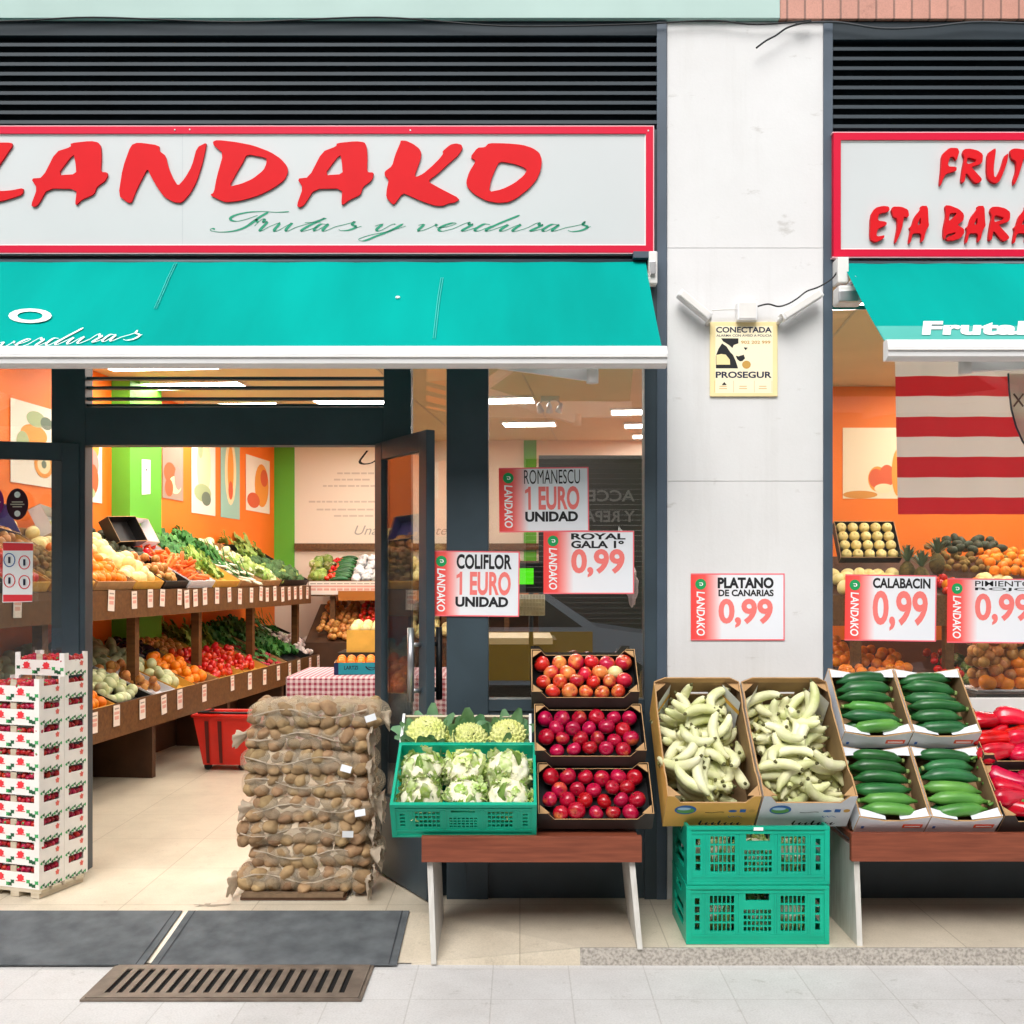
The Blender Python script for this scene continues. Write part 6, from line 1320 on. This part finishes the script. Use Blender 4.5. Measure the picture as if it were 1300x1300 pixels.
# red wheeled basket
t = thing('shopping_basket', 'red wheeled plastic shopping basket on the floor beside the rack', 'shopping basket', (X(285, 3.3), 3.45, 0), (0, 0, R(-4)))
M_rb = mat('red_basket_plastic', '#d8281c', .35, var=.06); M_rbd = mat('recess_shade_red', '#5e120e', .5)
def frus(b, w0, d0, w1, d1, z0, z1, m, th=.006):
    for sx in (1,):
        a = [(-w0, -d0, z0), (w0, -d0, z0), (w0, d0, z0), (-w0, d0, z0)]; c = [(-w1, -d1, z1), (w1, -d1, z1), (w1, d1, z1), (-w1, d1, z1)]; ai = [(x * .97, y * .97, z + .01) for x, y, z in a]; ci = [(x * .97, y * .97, z) for x, y, z in c]
        fs = [(i, (i + 1) % 4, 4 + (i + 1) % 4, 4 + i) for i in range(4)] + [(3, 2, 1, 0)] + [(8 + i, 12 + i, 12 + (i + 1) % 4, 8 + (i + 1) % 4) for i in range(4)] + [(4 + i, 4 + (i + 1) % 4, 12 + (i + 1) % 4, 12 + i) for i in range(4)] + [(8, 9, 10, 11)]
        b.add(a + c + ai + ci, fs, m)
b = MB(); frus(b, .17, .13, .235, .18, .045, .44, M_rb); b.build('body', t)
b = MB(); b.tube([(-.24, -.185, .44), (.24, -.185, .44), (.24, .185, .44), (-.24, .185, .44), (-.24, -.185, .44)], .012, M_rb, 8); b.build('rim', t)
b = MB()
for x in (-.125, -.02): b.prism([(-.012, .06), (.012, .06), (.016, .40), (-.016, .40)], (x, -.1345, 0), (1, 0, 0), (0, -.127, 1), (0, 1, 0), .002, M_rbd)  # flat dark strips, the shade of recesses put into the colour
b.build('recess_shade', t)
for x in (-.14, .14): b = MB(); b.lathe([(.002, -.012), (.03, -.012), (.03, .012), (.002, .012)], M_black, 14, T=TR((x, -.10, .031), R(90))); b.build('wheel', t)
b = MB(); b.tube([(.20, .19, .445), (.20, -.15, .462), (-.20, -.15, .462), (-.20, .19, .445)], .009, M_black, 8); b.build('handle', t)
# ---- wall posters (plain fruit pictures) on the orange wall
wn_ = -DVv; wp = L(0, .915, 0)
def wallp(px, py, off=0): return onplane(px, py, wp, wn_) + wn_ * off
M_pw, M_pteal = mat('white_poster_paper', '#efe6d8', .6), mat('teal_poster_paper', '#9cc4b6', .6)
def poster(px0, px1, py0, py1, m, spots, label):
    t = thing('poster', label, 'poster', group='fruit posters on the orange wall'); a = wallp(px0, py1); c = wallp(px1, py1); zt = wallp((px0 + px1) / 2, py0).z; zb = wallp((px0 + px1) / 2, py1).z; d = (c - a); d.z = 0; w = d.length; d.normalize(); o = Vector((a.x, a.y, zb)); n = wn_
    b = MB(); b.prism([(0, 0), (w, 0), (w, zt - zb), (0, zt - zb)], o + n * .004, d, (0, 0, 1), -n, .003, m); b.build('sheet', t)
    b = MB()
    for i, (fx, fz, rx, rz, mm) in enumerate(spots): b.add([o + n * (.0048 + i * .0004) + d * (w * (fx + rx * math.cos(k * .3142))) + Vector((0, 0, (zt - zb) * (fz + rz * math.sin(k * .3142)))) for k in range(20)], [list(range(20))], mm)
    b.build('printed_picture', t)
Pg = mat('poster_green', '#a9b98a', .6); Po = mat('poster_orange', '#ef9a3c', .6); Pr = mat('poster_red', '#dd6038', .6); Pp = mat('poster_pale', '#f1dcae', .6); Pk = mat('poster_pink', '#d98f86', .6); Pd = mat('poster_dark', '#6c7a68', .6)
poster(13, 70, 513, 616, M_pw, ((.5, .62, .3, .13, Po), (.55, .82, .22, .1, Pg), (.78, .80, .14, .08, Pd), (.72, .28, .22, .17, Po), (.72, .28, .15, .12, Pp), (.72, .28, .06, .05, Pd), (.25, .5, .14, .14, Pg)), 'white poster of citrus and kiwi on the orange wall, above the open door')
poster(99, 129, 540, 637, M_pw, ((.45, .72, .42, .2, Po), (.55, .5, .3, .2, Pk), (.6, .3, .24, .2, Pr), (.4, .12, .3, .08, Pg)), 'white poster of peeled orange fruit beside the green column')
poster(206, 232, 540, 634, mat('brown_grey_poster', '#a58f80', .6), ((.35, .35, .3, .14, Pr), (.6, .2, .3, .12, Pp), (.3, .15, .2, .12, Pr), (.75, .3, .2, .16, Pk)), 'greyish poster of red fruit just beyond the green column')
poster(243, 273, 540, 653, M_pw, ((.5, .55, .3, .34, Pp), (.45, .24, .36, .10, Pg), (.6, .18, .2, .08, Pd), (.35, .72, .1, .1, Pg)), 'white poster of pale artichoke between the grey and teal ones')
poster(280, 304, 540, 658, M_pteal, ((.5, .5, .3, .36, Pp), (.5, .52, .16, .26, Po), (.5, .3, .12, .1, Pr)), 'teal poster of an orange flame shaped fruit')
poster(312, 342, 581, 650, M_pw, ((.65, .5, .3, .4, Po), (.3, .2, .26, .14, Pr), (.75, .65, .16, .16, Pr)), 'small white poster of carrots nearest the cream panel')
t = thing('paper_notice', 'small white paper notice on the green column', 'notice'); cp = L(0, .745, 0)
b = MB(); b.add([onplane(*p, cp, wn_) for p in ((180, 628), (191, 627), (191, 584), (180, 583))], [(0, 1, 2, 3)], M_lettw); b.add([onplane(185, 595, cp + wn_ * .002, wn_), onplane(187, 595, cp + wn_ * .002, wn_), onplane(186, 600, cp + wn_ * .002, wn_)], [(0, 1, 2)], M_ink); b.build('sheet', t)
# ---- spotlights on the ceiling
t = thing('spotlight_bar', 'small chrome ceiling fitting with three spot heads above the window', 'spotlight', P(698, 509, 5.15))
b = MB(); b.box(-.09, .09, -.03, .03, .0, HC - Z(509, 5.15) - .001, M_offw); b.build('base', t)
for x in (-.11, -.005, .11): b = MB(); b.tube([(x * .7, 0, .0), (x, 0, -.03)], .008, M_steel, 8); T = TR((x, 0, -.03), .5, x * 3); b.lathe([(.012, .01), (.022, -.01), (.036, -.085), (.03, -.085), (.004, -.05)], M_steel, 14, T=T); b.build('spot_head', t)
# ---- till counter behind the first window
M_scr = mat('lit_green_screen', '#4fdb10', .4, emit=.9)
t = thing('counter', 'dark till counter with a pale top behind the window', 'counter', (X(600, 1.8), 1.8, 0)); b = MB(); b.box(0, .55, .03, .6, .001, 1.13, M_part); b.build('body', t); b = MB(); b.box(-.02, .52, -.05, .62, Z(818, 1.75), Z(810, 1.75), mat('pale_counter_top', '#d8c9ae', .4)); b.build('top', t)
t = thing('weighing_scale', 'black weighing scale with a bright green screen', 'scale', (X(656, 1.5), 1.5, Z(753, 1.5))); b = MB(); b.box(0, .18, 0, .08, 0, .19, M_black, bev=.01); b.build('body', t); b = MB(); b.box(.015, .105, -.004, -.001, .055, .155, M_scr); b.build('screen', t); b = MB(); b.tube([(.09, .05, -.55), (.09, .05, .0)], .015, M_black, 8); b.build('stand', t)
t = thing('wire_basket', 'cream wire basket standing below the weighing scale', 'basket', (X(656, 1.42), 1.42, Z(781, 1.42))); b = MB()
for i in range(10): b.tube([(i * .019, 0, 0), (i * .019, 0, .125)], .003, mat('cream_wire', '#d6cba8', .5), 5)
for j in range(6): b.tube([(0, 0, j * .025), (.171, 0, j * .025)], .003, MATS['cream_wire'], 5)
b.box(.0, .171, .02, .03, 0, .125, mat('cream_paper', '#cfc39e', .7)); b.build('cage', t)
t = thing('plastic_bag', 'pale plastic bags hanging at the edge of the window', 'bag', (0, 0, 0)); b = MB(); b.ball(P(803, 745, .55), .028, .02, .10, mat('pink_film', '#d9c4c6', .4, var=.1, vs=30), 3, .5, 9); b.ball(P(787, 690, .6), .022, .02, .075, mat('white_film', '#dcdfe2', .4), 3, .5, 9); b.build('film', t)
# ---- rack behind the second window
Y2 = 3.2; r2 = thing('display_rack', 'timber fruit rack behind the window with the striped banner', 'rack', (0, 0, 0)); xa, xb = 2.25, 5.0
b = MB(); b.box(xa, xb, Y2 - .02, Y2, 1.16, 1.40, M_shelf); b.build('front_board', r2); b = MB(); b.box(xa, xb, Y2 - .16, Y2 - .14, .52, .70, M_shelf); b.build('front_board', r2)
b = MB(); b.prism([(Y2, 1.36), (Y2 + .8, 1.72), (Y2 + .8, 1.69), (Y2, 1.33)], (xa, 0, 0), (0, 1, 0), (0, 0, 1), (1, 0, 0), xb - xa, M_shelfd); b.build('deck', r2); b = MB(); b.prism([(Y2 - .14, .66), (Y2 + .8, 1.0), (Y2 + .8, .97), (Y2 - .14, .63)], (xa, 0, 0), (0, 1, 0), (0, 0, 1), (1, 0, 0), xb - xa, M_shelfd); b.build('deck', r2)
for x in (2.62, 3.35, 4.1): b = MB(); b.box(x, x + .07, Y2 + .02, Y2 + .09, .66, 1.36, M_shelf); b.build('post', r2)
b = MB(); b.box(xa, xb, Y2 + .3, Y2 + .32, .001, .64, M_shelfd); b.build('kick_board', r2)
z2 = lambda y: 1.36 + .45 * (y - Y2); z3 = lambda y: .66 + .36 * (y - Y2 + .14)
Mt = TR((X(1062, 3.6), 3.55, 1.66), R(58)); t = thing('fruit_tray', 'black tray of yellow apples in neat rows behind the window', 'fruit tray', M=Mt); open_box(.50, .36, .08, .006, M_cardk, M_cardk, M_card).build('carton', t)
for i in range(5):
    for j in range(4): put(yapple, Mt @ TR((.06 + i * .095, .05 + j * .088, .05), rnd(-.2, .2), rnd(-.2, .2), rnd(0, 6)), 'yellow apple in the neat rows of the black tray', 'yellow apples in rows')
def wpile(proto, px0, px1, y0, y1, zfun, nx, ny, label, lift=.04, sc=1):
    for j in range(ny):
        for i in range(nx):
            y = y0 + (y1 - y0) * (j + .5 + rnd(-.3, .3)) / ny; x = X(px0 + (px1 - px0) * (i + .5 + rnd(-.3, .3)) / nx, Y2 + .2); put(proto, Matrix.Translation((x, y, zfun(y) + lift + rnd(0, .02))) @ rrot() @ Matrix.Scale(sc * rnd(.92, 1.1), 4), label, 'window rack: ' + label)
wpile(lemon, 1058, 1140, Y2 + .02, Y2 + .35, z2, 6, 3, 'pale yellow melon below the tray of yellow apples', .06); wpile(tomato, 1185, 1215, Y2, Y2 + .3, z2, 3, 3, 'tomato beside the pineapples'); wpile(kiwi, 1205, 1300, Y2 + .25, Y2 + .75, z2, 9, 6, 'kiwi heaped behind the window', .12); wpile(avoc, 1225, 1300, Y2 + .5, Y2 + .75, z2, 6, 3, 'dark avocado on top of the kiwis', .17); wpile(orange, 1260, 1340, Y2 + .1, Y2 + .6, z2, 7, 4, 'orange beside the kiwis behind the window', .14); wpile(lemon, 1235, 1275, Y2 + .02, Y2 + .25, z2, 3, 2, 'yellow melon in front of the kiwis', .07); wpile(orange, 1195, 1240, Y2 + .0, Y2 + .2, z2, 4, 2, 'orange in front of the pineapples', .05)
wpile(orange, 1055, 1085, Y2 - .1, Y2 + .6, z3, 3, 7, 'orange on the lower window rack beside the pillar', .09); wpile(orange, 1095, 1150, Y2 - .1, Y2 + .5, z3, 5, 5, 'orange on the lower window rack under the CALABACIN sign', .05); wpile(tomato, 1180, 1210, Y2 - .1, Y2 + .4, z3, 3, 4, 'tomato on the lower window rack', .07); wpile(lettuce, 1205, 1228, Y2 - .1, Y2 + .4, z3, 2, 3, 'light lettuce on the lower window rack', .03, .7)
M_pine_s = mat('pineapple_skin', '#7d6a3a', .8, c2='#4f4a2c', vs=60, bump=.8, bs=90)
q = MB(); q.ball((0, 0, 0), .062, .062, .09, M_pine_s, 3, .1, 10)
for i in range(22): a = i * 2.4; e = i / 22; q.leaf((0, 0, .075), (math.cos(a) * (1.1 - e), math.sin(a) * (1.1 - e), .7 + e), (0, 0, 1) if e < .9 else (1, 0, 0), .16, .014, mat('grey_green_blade', '#5b6f54', .6), curl=.3, ruf=0)
pineap = q.build('pineapple', cat='pineapple')
for i, (px, y) in enumerate(((1152, 3.45), (1170, 3.35), (1190, 3.6))): put(pineap, TR((X(px, y), y, z2(y) + .11)), ('pineapple standing next to the tray of yellow apples', 'pineapple standing in the middle of three', 'pineapple standing next to the kiwis')[i])
# onion basket just inside the second window
t = thing('onion_basket', 'clear plastic bin of onions and oranges just inside the window', 'bin', (X(1236, .45), .40, .95)); b = MB(); w, d, h = .27, .25, .30
b.box(0, w, 0, d, 0, .008, M_offw); b.box(w + .001, w + .05, 0, d, -.2, h + .1, M_part); b.build('base', t); b = MB(); b.box(0, .004, 0, d, .009, h, M_glass); b.box(w - .004, w, 0, d, .009, h, M_glass); b.build('clear_side', t)
b = MB(); b.box(-.05, w + .05, -.1, d + .05, .001, .948, M_part, T=Matrix.Translation((X(1236, .45), .40, 0))); b.build('plinth', label='plain dark plinth under the bin of onions', cat='plinth')
for i in range(5):
    for j in range(3):
        for k in range(5):
            if j == 2 and k < 2: continue
            fr_ = orange if k == 0 or (i == 4 and k < 3) else onion
            put(fr_, TR((X(1236, .45) + .035 + i * .05 + rnd(-.02, .02), .44 + j * .06 + rnd(-.02, .02), .995 + k * .05 + rnd(-.02, .016)), rnd(-.8, .8), rnd(-.8, .8), rnd(0, 6), .82 if fr_ is onion else .95), 'onion in the clear bin inside the window' if fr_ is onion else 'orange in the clear bin inside the window', 'fruit and onions in the clear bin')
t = thing('poster', 'cream poster of orange segments on the orange wall left of the banner'.replace(' left of', ' beside'), 'poster', (0, 0, 0)); yy = YO - .004; b = MB(); p0, p1 = P(1070, 633, yy), P(1150, 543, yy); b.box(p0.x, p1.x, yy, YO - .001, p0.z, p1.z, mat('cream_poster_paper', '#f3dcb8', .6)); b.build('sheet', t)
b = MB()
for i, (px, py, rx, rz, m) in enumerate(((1092, 628, 22, 5, mat('poster_tan', '#d98f3c', .6)), (1114, 608, 12, 16, Po), (1112, 607, 9, 12, Pr), (1126, 604, 10, 14, Pr), (1122, 620, 12, 6, Pp), (1140, 600, 8, 30, Po))): b.add([P(px + rx * math.cos(k * .3142), py + rz * math.sin(k * .3142), yy - .001 - i * .0005) for k in range(20)], [list(range(20))], m)
b.build('printed_picture', t)
for p in (): pass
